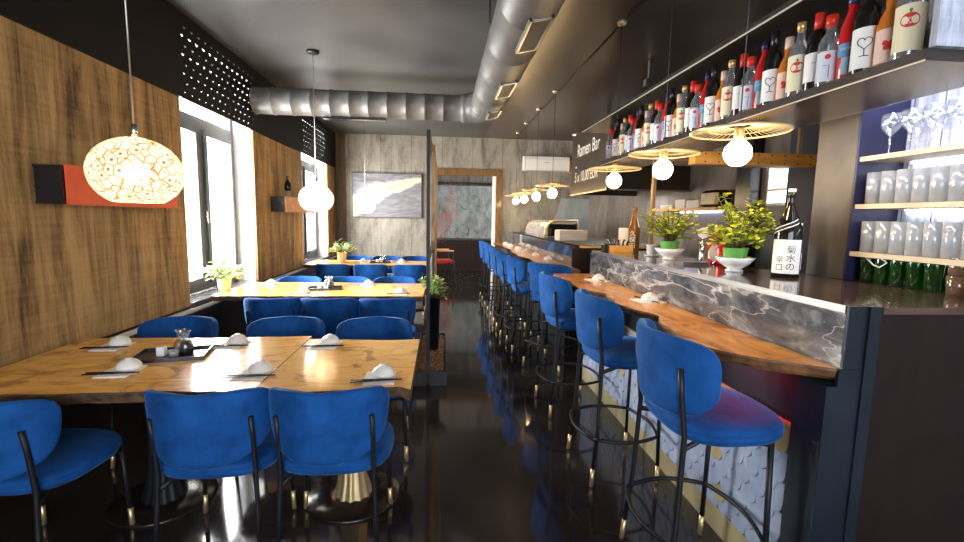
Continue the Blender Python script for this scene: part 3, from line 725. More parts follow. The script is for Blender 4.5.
# ------------------------------------------------------------------ left wall shelves and their things
def wall_box(y0,y1,z0,z1,front,label,dep=.19,split=.02):
    t=empty('wall_shelf',label,'shelf',(XL,y0,z0))
    L_=y1-y0; h=z1-z0
    b=MB(); b.box(0.001,dep,0,L_,0,.014); b.box(.001,dep,0,L_,h-.014,h); b.box(.001,dep,L_-.014,L_,.014,h-.014); b.box(.001,dep,.10,.114,.014,h-.014); b.box(.002,dep-.001,.004,.012,.014,h-.014); b.box(.002,dep-.001,-.002,.004,h*.42,h*.42+.01); b.build('carcass',BLKP,t)
    B(dep+.0005,dep+.016,split,L_,-.004,h+.004).build('front_panel',front,t)
    return t
wall_box(2.66,3.70,1.535,1.74,RED,'long black wall shelf box with an orange-red front behind the first globe lamp',dep=.14)
wall_box(6.05,7.35,1.53,1.72,ORANGEW,'black wall shelf box with an orange wood front between the windows',dep=.17)
o=MB().lathe([(0,0),(.03,0),(.028,.035),(.014,.05),(.03,.065),(.036,.085),(.024,.105),(0,.112)],16).build('copper_ornament',pm('copper_dark',(.30,.055,.03),rough=.25,metal=.6),loc=(XL+.08,3.20,1.745)); tag(o,'small dark copper ornament on top of the red-fronted wall shelf','ornament')
v=empty('stone_bottle','dark bottle on a grey stone block on top of the orange-fronted wall shelf','bottle',(XL+.09,6.45,1.724))
MB().lathe([(0,0),(.035,0),(.035,.09),(0,.09)],16).build('stone_block',pm('grey_stone',(.3,.27,.24),rough=.8),v)
MB().lathe([(0,.09),(.04,.09),(.045,.13),(.04,.19),(.018,.22),(.014,.27),(.02,.28),(0,.28)],16).build('bottle_body',DARKG,v)
# ------------------------------------------------------------------ picture, air conditioner
PNT=None
def painting_mat(name,bg,c1,c2,dist=2.5,scale=1.6,rot=.5,lo=.42,hi=.58):
    m,nt,b,out=newmat(name); N=nt.nodes; L=nt.links
    tc=N.new('ShaderNodeTexCoord'); mp=N.new('ShaderNodeMapping'); mp.inputs['Rotation'].default_value=(0,rot,0); mp.inputs['Scale'].default_value=(1,1,2.6); L.new(tc.outputs['Object'],mp.inputs[0])
    n=N.new('ShaderNodeTexNoise'); n.inputs['Scale'].default_value=scale; n.inputs['Detail'].default_value=5; n.inputs['Distortion'].default_value=dist; L.new(mp.outputs[0],n.inputs['Vector'])
    r=N.new('ShaderNodeValToRGB'); e=r.color_ramp.elements; e[0].position=lo; e[0].color=(*bg,1); e[1].position=hi; e[1].color=(*c1,1); x=e.new((lo+hi)/2); x.color=(*c2,1)
    L.new(n.outputs['Fac'],r.inputs[0]); L.new(r.outputs[0],b.inputs['Base Color']); b.inputs['Roughness'].default_value=.5; MATS[name]=m; return m
def swoosh_mat():
    m,nt,b,out=newmat('yellow_grey_abstract'); N=nt.nodes; L=nt.links
    tc=N.new('ShaderNodeTexCoord'); sp=N.new('ShaderNodeSeparateXYZ'); L.new(tc.outputs['Object'],sp.inputs[0])
    mp=N.new('ShaderNodeMapping'); mp.inputs['Rotation'].default_value=(0,-.35,0); mp.inputs['Scale'].default_value=(1.2,1,5); L.new(tc.outputs['Object'],mp.inputs[0])
    n=N.new('ShaderNodeTexNoise'); n.inputs['Scale'].default_value=1.6; n.inputs['Detail'].default_value=6; n.inputs['Distortion'].default_value=1.2; L.new(mp.outputs[0],n.inputs['Vector'])
    def M(op,a,b_,c_=None):
        q=N.new('ShaderNodeMath'); q.operation=op
        for i,v in enumerate((a,b_,c_)):
            if v is None: continue
            if isinstance(v,(int,float)): q.inputs[i].default_value=v
            else: L.new(v,q.inputs[i])
        return q.outputs[0]
    x=sp.outputs[0]; z=sp.outputs[2]
    cx=M('MULTIPLY_ADD',M('POWER',x,.6),.50,.16)          # centre height of the swoosh
    d=M('ABSOLUTE',M('SUBTRACT',z,cx),0)
    wd=M('MULTIPLY_ADD',M('SUBTRACT',1.5,x),.20,.03)
    q=M('DIVIDE',d,wd); q=M('MULTIPLY_ADD',n.outputs['Fac'],1.1,M('SUBTRACT',q,.55))
    r=N.new('ShaderNodeValToRGB'); e=r.color_ramp.elements; e[0].position=.25; e[0].color=(.74,.70,.34,1); e[1].position=1; e[1].color=(.20,.195,.21,1); k=e.new(.55); k.color=(.62,.60,.48,1); k=e.new(.75); k.color=(.36,.35,.35,1)
    L.new(q,r.inputs[0])
    n2=N.new('ShaderNodeTexNoise'); n2.inputs['Scale'].default_value=2.2; n2.inputs['Detail'].default_value=6; n2.inputs['Distortion'].default_value=2; L.new(mp.outputs[0],n2.inputs['Vector'])
    r2=N.new('ShaderNodeValToRGB'); e=r2.color_ramp.elements; e[0].position=.35; e[0].color=(.6,.6,.6,1); e[1].position=.65; e[1].color=(1.4,1.4,1.4,1); L.new(n2.outputs['Fac'],r2.inputs[0])
    mx=N.new('ShaderNodeMix'); mx.data_type='RGBA'; mx.blend_type='MULTIPLY'; mx.inputs[0].default_value=.7; L.new(r.outputs[0],mx.inputs[6]); L.new(r2.outputs[0],mx.inputs[7])
    L.new(mx.outputs[2],b.inputs['Base Color']); b.inputs['Roughness'].default_value=.5; return m
t=empty('wall_painting','wide abstract painting of a pale yellow swoosh on grey, left of the doorway','painting',(-1.79,YB-.045,1.48))
B(0,1.37,.0,.044,0,.87).build('canvas',swoosh_mat(),t)
fr=MB(); fr.box(-.012,0,0,.044,-.012,.882); fr.box(1.37,1.382,0,.044,-.012,.882); fr.box(0,1.37,0,.044,-.012,0); fr.box(0,1.37,0,.044,.87,.882); fr.build('frame',pm('painting_edge',(.06,.04,.05),rough=.5),t)
# mural beyond the doorway
t=empty('fish_mural','large grey wall panel with a red scaled fish, seen through the doorway','mural',(-.45,12.9,.92))
B(0,2.2,0,.06,0,1.45).build('mural_board',plaster('mural_ground',(.27,.29,.28),(.19,.205,.20),(.10,.105,.10),vert=(2,2,1)),t)
FR=pm('fish_red',(.55,.10,.06),rough=.7); FO=pm('fish_salmon',(.60,.27,.17),rough=.7)
def fish(cx,cz,L_,W_,ang,mat):
    body=MB(); sc=MB(); n=20
    def pt(u,s):
        w_=W_*(math.sin(PI*min(1,u*1.02))**.7 if 0<u<1 else 0); x=(u-.5)*L_; bend=.10*math.sin(u*PI*1.3)
        a,b_=x,w_*s+bend*L_*.5
        return (cx+a*math.cos(ang)-b_*math.sin(ang),cz+a*math.sin(ang)+b_*math.cos(ang))
    for i in range(9):
        for j in range(-2,3):
            u=.12+.78*(i+.5*(j%2))/9; 
            w_=math.sin(PI*u)**.7
            x,z=pt(u,j/2.6); r=.028
            P=[(x+r*math.cos(a),-.004,z+r*math.sin(a)) for a in [ang-1.2+2.4*k/6 for k in range(7)]]
            sc.add(P,[list(range(7))[::-1]])
    sc.build('fish_scales',mat,t)
    ol=MB(); 
    for s in (-1,1): 
        P=[(pt(i/n,s)[0],-.004,pt(i/n,s)[1]) for i in range(n+1)]; ol.tube(P,.005,4)
    # tail and whiskers
    e=pt(1,0); 
    for d in (-.5,-.15,.2,.55): ol.tube([(e[0],-.004,e[1]),(e[0]+.14*math.cos(ang+d),-.004,e[1]+.14*math.sin(ang+d)),(e[0]+.22*math.cos(ang+d*1.6),-.004,e[1]+.22*math.sin(ang+d*1.6))],.004,4)
    ol.build('fish_outline',mat,t)
fish(.50,.42,.70,.17,-PI/2-.1,FR); fish(.74,.88,.80,.17,PI/2+.2,FO)
ik=MB()
for cx,cz,r,a0,a1 in ((1.05,.22,.16,-1,2.2),(.95,.12,.12,2,5),(1.35,1.05,.14,-.5,2.2),(1.15,1.0,.2,3.4,4.9),(.62,.12,.1,0,3)):
    ik.tube([(cx+r*math.cos(a0+(a1-a0)*k/10),-.004,cz+r*math.sin(a0+(a1-a0)*k/10)) for k in range(11)],.005,4)
ik.build('ink_waves',pm('mural_ink',(.05,.055,.06),rough=.7),t)
struct(B(-2.4,3.4,12.93,12.995,2.42,2.47).build('trim_12',BLKP))
# red armchair with wooden rails seen in the room beyond
t=empty('armchair','wooden armchair with a red seat in the room beyond the doorway','chair',(.02,10.9,0),PI/2+.2)
MB().box(-.26,.26,-.24,.24,.42,.50,bev=.02).build('seat',pm('red_cloth',(.5,.03,.02),rough=.7),t)
MB().tube([(-.26,-.22,.72),(-.27,.15,.72),(-.15,.24,.80),(.15,.24,.80),(.27,.15,.72),(.26,-.22,.72)],.018,8).build('arm_rail',ORANGEW,t)
for x in (-.25,.25):
    for y in (-.21,.21): MB().tube([(x,y,.70),(x*1.08,y*1.08,0)],.012,6).build('leg',BLACK,t)
MB().grid(lambda u,v:(-.2+.4*u,.235+.02*math.sin(PI*u),.55+.2*v),8,3).build('backrest',ORANGEW,t)
t=empty('air_conditioner','long white wall air conditioner right of the doorway','air conditioner',(1.66,YB-.001,2.47))
pr=[(0,.02),(-.16,.0),(-.20,.04),(-.205,.22),(-.18,.29),(-.02,.30),(0,.29)]
mb=MB(); n=len(pr); mb.add([(x,y,z) for x in (0,.94) for y,z in pr],[list(range(n)),[n+i for i in range(n)][::-1]]+[[i,(i+1)%n,n+(i+1)%n,n+i] for i in range(n)]); mb.build('housing',WPLAS,t)
B(.04,.90,-.185,-.12,-.004,.012).build('air_flap',pm('grey_plastic',(.4,.4,.4),rough=.5),t)
B(.42,.52,-.2065,-.203,.16,.175).build('nameplate',pm('grey_mark',(.35,.35,.35),rough=.5),t)
t=MB().box(2.62,2.80,YB-.10,YB-.001,2.45,2.70).build('junction_box',ORANGEW); tag(t,'small wooden box fixed beside the white air conditioner','box')
# ------------------------------------------------------------------ duct
t=empty('ventilation_duct','big round spiral ventilation duct with an elbow under the ceiling','duct',(0,0,0))
ZD=2.765; XD=.50; RD=.18; YE=5.55
def ribtube(mb,a,b_,r,rib=.014,pitch=.30,n=36):
    a=Vector(a);b_=Vector(b_);L_=(b_-a).length;d=(b_-a)/L_; k=int(L_/pitch)
    P=[];R_=[]
    for i in range(k+1):
        s=L_*i/k
        for off,rr in ((-.012,r),(-.006,r+rib),(.006,r+rib),(.012,r)):
            q=min(max(s+off,0),L_); P.append(a+d*q); R_.append(rr)
    # drop duplicates
    PP=[];RR=[]
    for p,r_ in zip(P,R_):
        if PP and (p-PP[-1]).length<1e-4: continue
        PP.append(p);RR.append(r_)
    mb.tube(PP,RR,n)
DUCTM=pm('galvanised_duct',(.12,.112,.104),rough=.45,metal=.05,col2=(.085,.08,.075),nscale=5,bump=.1,bscale=8)
mb=MB(); ribtube(mb,(XD,-2.2,ZD),(XD,YE-.28,ZD),RD,rib=.004,pitch=.62); mb.build('main_run',DUCTM,t)
P=[];
for k in range(9):
    a=PI/2*k/8; P.append((XD-.28*(1-math.cos(a)),YE-.28+.28*math.sin(a),ZD-.0))
mb=MB(); mb.tube(P,[RD+.004-(.025*k/8) for k in range(9)],36); mb.build('elbow',DUCTM,t)
mb=MB(); ribtube(mb,(XD-.28,YE,ZD),(XL+.05,YE,ZD),.145,rib=.007,pitch=.2); mb.build('cross_run',DUCTM,t)
def grille(y0,y1):
    Mx=Matrix.Translation((XD,0,ZD))@Matrix.Rotation(-math.radians(13),4,'Y'); z=-RD-.002; hw=.07
    g=MB()
    for a in ((-hw,hw,y0,y0+.015),(-hw,hw,y1-.015,y1),(-hw,-hw+.015,y0,y1),(hw-.015,hw,y0,y1)): g.box(*a,z-.006,z+.03,M=Mx)
    o=g.build('grille_frame',STEEL,t)
    s=MB(); s.box(-hw+.014,hw-.014,y0+.01,y1-.01,z+.003,z+.02,M=Mx)
    k=int((y1-y0)/.022)
    for i in range(k): s.box(-hw+.015,hw-.015,y0+.02+(y1-y0-.04)*i/k,y0+.026+(y1-y0-.04)*i/k,z-.004,z+.003,M=Mx)
    s.build('grille_slats',pm('grille_dark',(.10,.095,.085),rough=.4,metal=.3),o)
for a,b_ in ((2.62,3.12),(3.85,4.30),(4.85,5.20)): grille(a,b_)
g=MB(); g.box(-1.35,-.65,YE-.04,YE+.04,ZD-.175,ZD-.155); g.build('slot_outlet',BLKP,t)
MB().tube([(XD-RD-.012,3.2,ZD+.02),(XD-RD-.012,3.2,H-.001)],.006,6).build('hanger_strap',BLACK,t)
# ------------------------------------------------------------------ globe pendants
SHADE=None
def shade_mat():
    m=bpy.data.materials.new('crystal_shade'); m.use_nodes=True; nt=m.node_tree; nt.nodes.clear(); N=nt.nodes; L=nt.links
    out=N.new('ShaderNodeOutputMaterial'); tc=N.new('ShaderNodeTexCoord')
    v=N.new('ShaderNodeTexVoronoi'); v.feature='DISTANCE_TO_EDGE'; v.inputs['Scale'].default_value=27; L.new(tc.outputs['Object'],v.inputs['Vector'])
    v2=N.new('ShaderNodeTexVoronoi'); v2.inputs['Scale'].default_value=27; L.new(tc.outputs['Object'],v2.inputs['Vector'])
    r=N.new('ShaderNodeValToRGB'); e=r.color_ramp.elements; e[0].position=.015; e[0].color=(.30,.13,.03,1); e[1].position=.085; e[1].color=(1,.90,.72,1); L.new(v.outputs['Distance'],r.inputs[0])
    r2=N.new('ShaderNodeValToRGB'); e=r2.color_ramp.elements; e[0].position=.15; e[0].color=(.25,.12,.03,1); e[1].position=.22; e[1].color=(1,1,1,1); L.new(v2.outputs['Distance'],r2.inputs[0])
    mx=N.new('ShaderNodeMix'); mx.data_type='RGBA'; mx.blend_type='MULTIPLY'; mx.inputs[0].default_value=1; L.new(r.outputs[0],mx.inputs[6]); L.new(r2.outputs[0],mx.inputs[7])
    tl=N.new('ShaderNodeBsdfTranslucent'); gl=N.new('ShaderNodeBsdfGlossy'); gl.inputs['Roughness'].default_value=.15; tp=N.new('ShaderNodeBsdfTransparent')
    L.new(mx.outputs[2],tl.inputs[0]); L.new(mx.outputs[2],tp.inputs[0])
    m1=N.new('ShaderNodeMixShader'); m1.inputs[0].default_value=.25; L.new(tl.outputs[0],m1.inputs[1]); L.new(tp.outputs[0],m1.inputs[2])
    m2=N.new('ShaderNodeMixShader'); m2.inputs[0].default_value=.08; L.new(m1.outputs[0],m2.inputs[1]); L.new(gl.outputs[0],m2.inputs[2])
    L.new(m2.outputs[0],out.inputs[0]); return m
SHADE=shade_mat()
def make_globe():
    t=empty('globe_pendant_lamp','globe lamp','lamp')
    # origin = centre of the globe
    a,b_=.172,.148
    bm=bmesh.new(); bmesh.ops.create_icosphere(bm,subdivisions=4,radius=1)
    me=bpy.data.meshes.new('shade')
    cells=[Vector((math.cos(k*2.399963)*math.sqrt(1-((1-2*(k+.5)/150))**2),math.sin(k*2.399963)*math.sqrt(1-((1-2*(k+.5)/150))**2),1-2*(k+.5)/150)) for k in range(150)]
    for v_ in bm.verts:
        d=max(v_.co.dot(c_) for c_ in cells); bump_=1+.5*max(0,(d-.985))
        z=v_.co.z*b_*bump_; z=max(z,-b_*.86)
        v_.co=Vector((v_.co.x*a*bump_,v_.co.y*a*bump_,z))
    bm.to_mesh(me); bm.free(); me.materials.append(SHADE)
    for p in me.polygons: p.use_smooth=True
    o=bpy.data.objects.new('lamp_shade',me); COL.objects.link(o); o.parent=t
    MB().lathe([(0,-.05),(.03,-.045),(.045,-.02),(.045,.01),(.03,.035),(0,.04)],20).build('bulb',BULBI,t)
    MB().lathe([(0,.14),(.012,.14),(.012,.20),(.003,.205),(0,.205)],12).build('socket',CHROME,t)
    MB().tube([(0,0,.20),(0,0,H-1.665-.02)],.0035,6).build('cable',SILVERC,t)
    MB().lathe([(0,H-1.665-.025),(.06,H-1.665-.022),(.06,H-1.6652),(0,H-1.6652)],20).build('ceiling_rose',BLACK,t)
    return t
gl=Proto(make_globe())
for x,y,l in ((-1.30,2.12,'big glowing crystal globe lamp over the nearest table'),(-1.29,4.92,'glowing crystal globe lamp over the middle table, between the windows'),(-1.31,8.11,'smallest distant crystal globe lamp in front of the yellow painting')):
    gl.place((x,y,1.665),0,l,'crystal globe lamps over the tables')
# ------------------------------------------------------------------ wire disc pendants over the bar
DISC=pm('brass_wire',(.75,.60,.38),rough=.3,metal=.5)
def make_disc():
    t=empty('disc_pendant_lamp','lamp','lamp')
    R_=.215
    w=MB(); 
    ring=lambda r,z,k=48:[(r*math.cos(2*PI*i/k),r*math.sin(2*PI*i/k),z) for i in range(k)]
    w.tube(ring(R_,0),.0045,6,closed=True); w.tube(ring(.055,.025,24),.003,5,closed=True)
    w.tube(ring(.135,.012,40),.0016,4,closed=True)
    for k in range(44):
        a=2*PI*k/44; w.tube([(.05*math.cos(a),.05*math.sin(a),.027),(R_*math.cos(a+.12),R_*math.sin(a+.12),0)],.0015,4,caps=False)
    w.build('wire_disc',DISC,t)
    MB().lathe([(0,.045),(.022,.045),(.024,.0),(.022,-.045),(0,-.045)],16).build('socket',pm('socket_brass',(.55,.42,.22),rough=.3,metal=.8),t)
    r=.062; cz=-.100
    MB().lathe([(0,cz-r)]+[(r*math.sin(PI*k/14),cz-r*math.cos(PI*k/14)) for k in range(1,12)]+[(.028,cz+.058),(.021,-.035),(0,-.034)],24).build('bulb',BULB,t)
    MB().tube([(0,0,.045),(0,0,H-1.93-.02)],.003,6).build('cable',CORDW,t)
    MB().lathe([(0,H-1.93-.035),(.035,H-1.93-.03),(.04,H-1.93-.002),(0,H-1.93-.0015)],16).build('ceiling_rose',DISC,t)
    return t
dl=Proto(make_disc())
for i,(x,y) in enumerate(((1.42,2.15),(1.43,2.93),(1.46,3.86),(1.43,5.95),(1.42,6.92),(1.42,7.94),(1.42,8.84))):
    n=['nearest','second','third','fourth','fifth','sixth','last'][i]
    dl.place((x,y,1.93 if i<3 else 1.93),0,'wire disc pendant lamp with a bare round bulb over the bar, %s from the camera'%n,'wire disc pendants over the bar')
o=MB().tube([(1.42,2.0,H-.008),(1.42,9.0,H-.008)],.006,6).build('cable_conduit',CORDW); o.location=(.055,0,0); tag(o,'thin dark cable conduit running along the ceiling over the bar','conduit')
# ------------------------------------------------------------------ near bar
Y0,Y1=1.42,4.12
bar=empty('bar_counter','near bar with live-edge wooden ledge, marble upstand and scaled blue-grey front','bar counter',(0,0,0))
XF=1.35
SCB=pm('scale_tile_blue',(.40,.47,.62),rough=.35,col2=(.26,.32,.46),nscale=6); SCG=pm('scale_tile_gold',(.42,.34,.16),rough=.4)
B(XF+.004,XF+.12,1.565,Y1,.0,.94).build('bar_body',pm('bar_carcass',(.05,.06,.09),rough=.5),bar)
sc=MB(); rnd=random.Random(2); pw=.098; ph=.062
rows=10; 
for r in range(rows):
    zc=.155+ph*r
    m=int((Y1-1.57)/pw)
    for k in range(m):
        yc=1.57+pw*(k+.5+(.5 if r%2 else 0)); 
        if yc+pw*.5>Y1: continue
        if zc+ph>.725: continue
        top=min(.725,zc+ph*1.3)
        outl=[(yc+pw*.5*math.cos(a),zc+pw*.52*math.sin(a)) for a in [PI+PI*q/8 for q in range(9)]]+[(yc+pw*.5,top),(yc-pw*.5,top)]
        x_out=XF-.013; x_in=XF+.003
        n=len(outl)
        vs=[(x_out+(.011*((z-zc)/(ph*1.3)) if z>zc else 0),y,max(z,.125)) for y,z in outl]+[(x_in,y,max(z,.125)) for y,z in outl]
        sc.add(vs,[list(range(n))]+[[i,n+i,n+(i+1)%n,(i+1)%n] for i in range(n)],1 if rnd.random()<.05 else 0)
sc.build('scale_cladding',[SCB,SCG],bar,merge=False)
B(XF-.012,XF+.003,1.565,Y1,.0,.125).build('kick_board',pm('pale_kickboard',(.42,.36,.20),rough=.5,col2=(.30,.25,.13),nscale=4),bar)
B(XF-.016,XF+.003,1.565,Y1,.722,.735).build('gold_trim',pm('gold_strip',(.65,.5,.2),rough=.35,metal=.5),bar)
B(XF-.005,XF+.003,1.565,Y1,.736,.94).build('upper_front',BSTEEL,bar)
mb=MB(); mb.box(XF-.02,XF+.148,Y0,1.56,0,.938); mb.box(1.421,1.498,Y0+.013,1.50,.938,1.1955); mb.box(1.385,1.498,Y0+.001,Y0+.013,1.001,1.221); mb.box(1.37,1.498,Y0,Y0+.013,.938,1.0); mb.box(1.455,1.498,Y0-.008,Y0-.0,0,1.221); mb.build('end_post',BSTEEL,bar)
mb=MB(); mb.box(1.50,2.262,Y0+.002,Y0+.05,0,1.195); mb.build('end_panel',DKWOOD,bar)
B(1.42,1.9,1.565,Y1,1.16,1.195).build('sub_top',BLKP,bar); B(1.90,1.93,2.46,Y1,.0,1.195).build('rear_panel',BLKP,bar); B(1.44,1.90,Y1-.03,Y1,0,1.16).build('far_panel',BLKP,bar)
tp=MB(); tp.box(1.4985,2.262,Y0-.012,1.434,1.196,1.22); tp.box(1.385,2.262,1.434,2.445,1.196,1.22); tp.box(1.385,1.95,2.445,Y1,1.196,1.22,bev=.004)
tp.build('bar_top',pm('glossy_dark_top',(.10,.055,.035),rough=.12,col2=(.05,.028,.02),nscale=3,coat=.5),bar)
B(1.381,1.384,Y0+.015,Y1,1.196,1.222).build('top_edge',STEEL,bar)
B(1.384,1.42,1.434,Y1+.04,1.001,1.1955).build('marble_upstand',MARBLE,bar)
def bar_plank(y0,y1,seed,parent,xfn):
    rnd=random.Random(seed); n=60
    fr=[]; 
    for i in range(n+1):
        y=y0+(y1-y0)*i/n; fr.append((xfn(y),y))
    out=fr[::-1]+[(1.383,y0),]
    # outline: front edge going from y1 to y0, then back corner points
    back=[(1.383,y0+(y1-y0)*i/n) for i in range(n+1)]
    P=fr[::-1]+back   # y1->y0 on the front, y0->y1 on the back
    P=[p for p in P]
    k=n+1
    def ins(d,j=0): return [(p[0]+(d+rnd.uniform(-j,j)) if i<k else p[0],p[1]) for i,p in enumerate(P)]
    mb=MB(); mb.prism(None,[(ins(.04,.012),.953),(ins(.014,.008),.968),(ins(-.002,.003),.992),(ins(.003),1.0)],0,False,1)
    o=mb.build('live_edge_ledge',[BARW,pm('bar_bark',(.22,.095,.03),rough=.6,col2=(.05,.02,.008),nscale=14,bump=.8,bscale=25)],parent); return o
def xf(y):
    b=1.045+.035*math.sin(y*3.1+.4)+.018*math.sin(y*9+1)+.010*math.sin(y*23)
    if y<1.85: b+= (1.85-y)**2*1.9
    for c_,w_,d in ((2.35,.10,.075),(3.02,.13,.085)): b+= d*math.exp(-((y-c_)/w_)**2)
    if y>3.9: b-=.04
    return min(b,1.375)
bar_plank(1.425,4.14,6,bar,xf)
# ------------------------------------------------------------------ far bar
FY0,FY1=4.80,9.35
fb=empty('far_bar_counter','far bar section with wooden ledge and glass-fronted upstand near the doorway','bar counter',(0,0,0))
B(XF,1.42,FY0,FY1,0,.939).build('front_panel',BSTEEL,fb)
bar_plank(4.45,FY1,9,fb,lambda y:1.07+.03*math.sin(y*2.7)+.018*math.sin(y*8)+(.0 if y>4.65 else (4.65-y)*.5))
mb=MB(); mb.box(1.385,2.55,FY0-.03,FY0,0,1.195); mb.box(1.385,1.384+.03,FY0,FY1,1.001,1.195); mb.build('end_panel',[DKWOOD],fb)
B(1.38,1.384,FY0-.03,FY1,1.001,1.22).build('glass_front',glassmat('case_glass',(.75,.8,.85),.16,milk=.08),fb)
B(1.42,2.55,FY0,FY1,.94,.96).build('inner_shelf',BLKP,fb)
B(1.46,2.55,FY0-.03,FY1,1.196,1.225).build('far_top',BLKP,fb); B(1.46,2.55,FY0-.045,FY0-.031,1.2,1.222).build('wood_edge',TIMBER,fb)
for x,y,i in ((1.28,6.15,0),(1.31,5.55,1),(1.25,6.75,2),(1.24,7.4,3),(1.22,8.1,4),(1.23,8.75,5)):
    n_=['fifth','sixth','fourth','third','second','first'][i]
    bowl.place((x,y,1.0005),0,'upturned white bowl on the far bar ledge, %s counted from the doorway'%n_,'small white bowls at the places')
for x,y,d in ((1.29,2.73,'on the near bar ledge behind the second stool'),(1.29,3.68,'on the near bar ledge near its far end')):
    setting(x,y,d,rz=-PI/2+.15,z=1.0005,dirn=0); 
# cure the dirn=0 pair: lay the chopsticks beside the bowls
# ------------------------------------------------------------------ things on the bar top
ZB=1.2202
def wrapf(r,z0,a0=0):
    return lambda x,y: Vector((r*math.sin(x/r+a0),-r*math.cos(x/r+a0),z0+y))
def sake(loc,rz,label,body,h=.40,r=.052,lab=True):
    t=empty('sake_bottle',label,'bottle',loc,rz)
    s=h/.40
    MB().lathe([(0,0),(r*.95,0),(r,.006),(r,.19*s),(r*.93,.225*s),(r*.62,.275*s),(.018,.325*s),(.0155,.365*s),(.018,.37*s),(.018,.385*s),(0,.385*s)],28).build('bottle_body',body,t)
    MB().lathe([(0,.384*s),(.0175,.384*s),(.0175,h),(0,h)],16).build('cap',WPLAS if lab else BROWNG,t)
    return t
t=sake((1.80,2.25,ZB),-.70,'tall dark sake bottle with a cream label of brushed black characters',DARKG,h=.455,r=.064)
lr=.0646
MB().lathe([(lr,.02),(lr,.195)],24,a0=-1.2,a1=1.2).build('label',PAPER,t)
text_obj('label_characters','菊\n水\nの',.047,INK,t,lambda x,y:wrapf(lr+.0006,.098)(x+.022,y*.92))
text_obj('label_characters','辛\n口',.040,INK,t,lambda x,y:wrapf(lr+.0006,.070)(x-.028,y))
for k in range(3):
    P=[]
    for i in range(13):
        u=i/12; a=-1.25+2.2*u; z=.225+.055*u+.010*k; rr=.0642 if z<.216 else (.0642-(z-.216)*.115 if z<.256 else .0596-(z-.256)*.35)
        P.append((rr*1.015*math.sin(a),-rr*1.015*math.cos(a),z))
    MB().tube(P,.0042 if k==1 else .0026,4).build('neck_band',WHITEL if k!=1 else INK,t)
t=sake((1.73,4.02,ZB),-.45,'brown glass sake bottle with white brushed characters and no paper label',BROWNG,h=.40,r=.050,lab=False)
text_obj('label_characters','久\n保\n田',.075,CHALK,t,lambda x,y:wrapf(.0508,.105)(x*.8-.01,y*.72))
# extra bottle with label just behind
t=sake((1.925,2.335,ZB),-.8,'slim clear sake bottle half hidden behind the tall dark one',CLEARB,h=.28,r=.026)
MB().lathe([(.0266,.03),(.0266,.12)],12,a0=-1.3,a1=1.3).build('label',WHITEL,t)
text_obj('label_characters','酒\n造',.032,INK,t,wrapf(.0272,.075))
o=empty('wooden_tray','orange wooden box tray on the far end of the near bar','tray',(1.62,4.02,ZB),.05)
mb=MB(); mb.box(-.13,.10,-.05,.05,0,.01); mb.box(-.13,.10,-.05,-.04,.01,.055); mb.box(-.13,.10,.04,.05,.01,.055); mb.box(-.13,-.12,-.04,.04,.01,.055); mb.box(.09,.10,-.04,.04,.01,.055); mb.build('box',TIMBER,o)
for k in range(5):
    tt=empty('cutlery_bundle','black cutlery bundle standing in the orange wooden tray','cutlery',(1.53+.033*k,4.02,ZB+.0105),0,'black bundles in the wooden tray')
    MB().tube([(0,0,0),(.012*(k-2)*.6,.0,.07),(.02*(k-2),.0,.095)],[.008,.01,.013],7).build('wrapped_handle',BLKP,tt)
    MB().tube([(.012*(k-2)*.6,-.009,.05),(.02*(k-2),-.011,.095)],.002,4).build('white_tie',WHITEL,tt)
o=B(-.045,.045,-.006,.006,0,.21).build('menu_card',PAPER,loc=(1.66,4.09,ZB+.0)); tag(o,'tall white menu card standing behind the orange wooden tray','card')
o=empty('napkin_dispenser','dark grey metal box at the end of the marble upstand','box',(1.50,4.04,ZB)); MB().box(-.045,.045,-.05,.05,0,.065,bev=.006).build('box',BSTEEL,o); MB().box(-.03,.03,-.035,.035,.0655,.07).build('lid',BLACK,o)
o=empty('white_cup','white cup on a saucer left of the smaller herb','cup',(1.66,3.50,ZB)); MB().lathe([(0,0),(.05,0),(.062,.008),(0,.008)],20).build('saucer',WHITE,o); MB().lathe([(0,.009),(.034,.009),(.04,.03),(.042,.085),(.045,.09),(.038,.09),(.036,.02),(0,.018)],20).build('cup_body',WHITE,o)
# beer tap
t=empty('beer_tap','chrome beer tap with an oval white badge between the two herbs','beer tap',(1.74,2.93,ZB),-.5)
MB().lathe([(0,0),(.045,0),(.045,.008),(.022,.014),(.018,.02),(.018,.13),(.022,.135),(.022,.145),(0,.146)],20).build('column',CHROME,t)
MB().tube([(0,0,.12),(0,-.05,.135),(0,-.085,.12),(0,-.09,.07)],[.012,.011,.010,.008],10).build('spout',CHROME,t)
mb=MB(); mb.tube([(0,0,.14),(0,-.01,.17)],.007,8); mb.lathe([(0,0),(.035,0),(.035,.012),(0,.012)],20); 
MB().tube([(0,0,.14),(0,-.012,.19)],.008,8).build('handle',CHROME,t)
mb=MB(); n=24; 
for yy in (-.02,-.008): pass
mb.add([(.036*math.cos(2*PI*k/n),yy,.205+.036*math.sin(2*PI*k/n)) for yy in (-.024,-.010) for k in range(n)],[list(range(n)),[n+k for k in range(n)][::-1]]+[[k,(k+1)%n,n+(k+1)%n,n+k] for k in range(n)]); mb.build('round_emblem',pm('emblem_white',(.7,.6,.62),rough=.3),t)
mb=MB(); mb.add([(.075+.036*math.cos(2*PI*k/n),yy,.075+.055*math.sin(2*PI*k/n)) for yy in (-.034,-.020) for k in range(n)],[list(range(n)),[n+k for k in range(n)][::-1]]+[[k,(k+1)%n,n+(k+1)%n,n+k] for k in range(n)]); mb.build('oval_badge',pm('cream_badge',(.7,.6,.48),rough=.3),t)
mb=MB().tube([(.075,-.027,.02),(.075,-.027,0)],.008,8).build('badge_foot',CHROME,t)
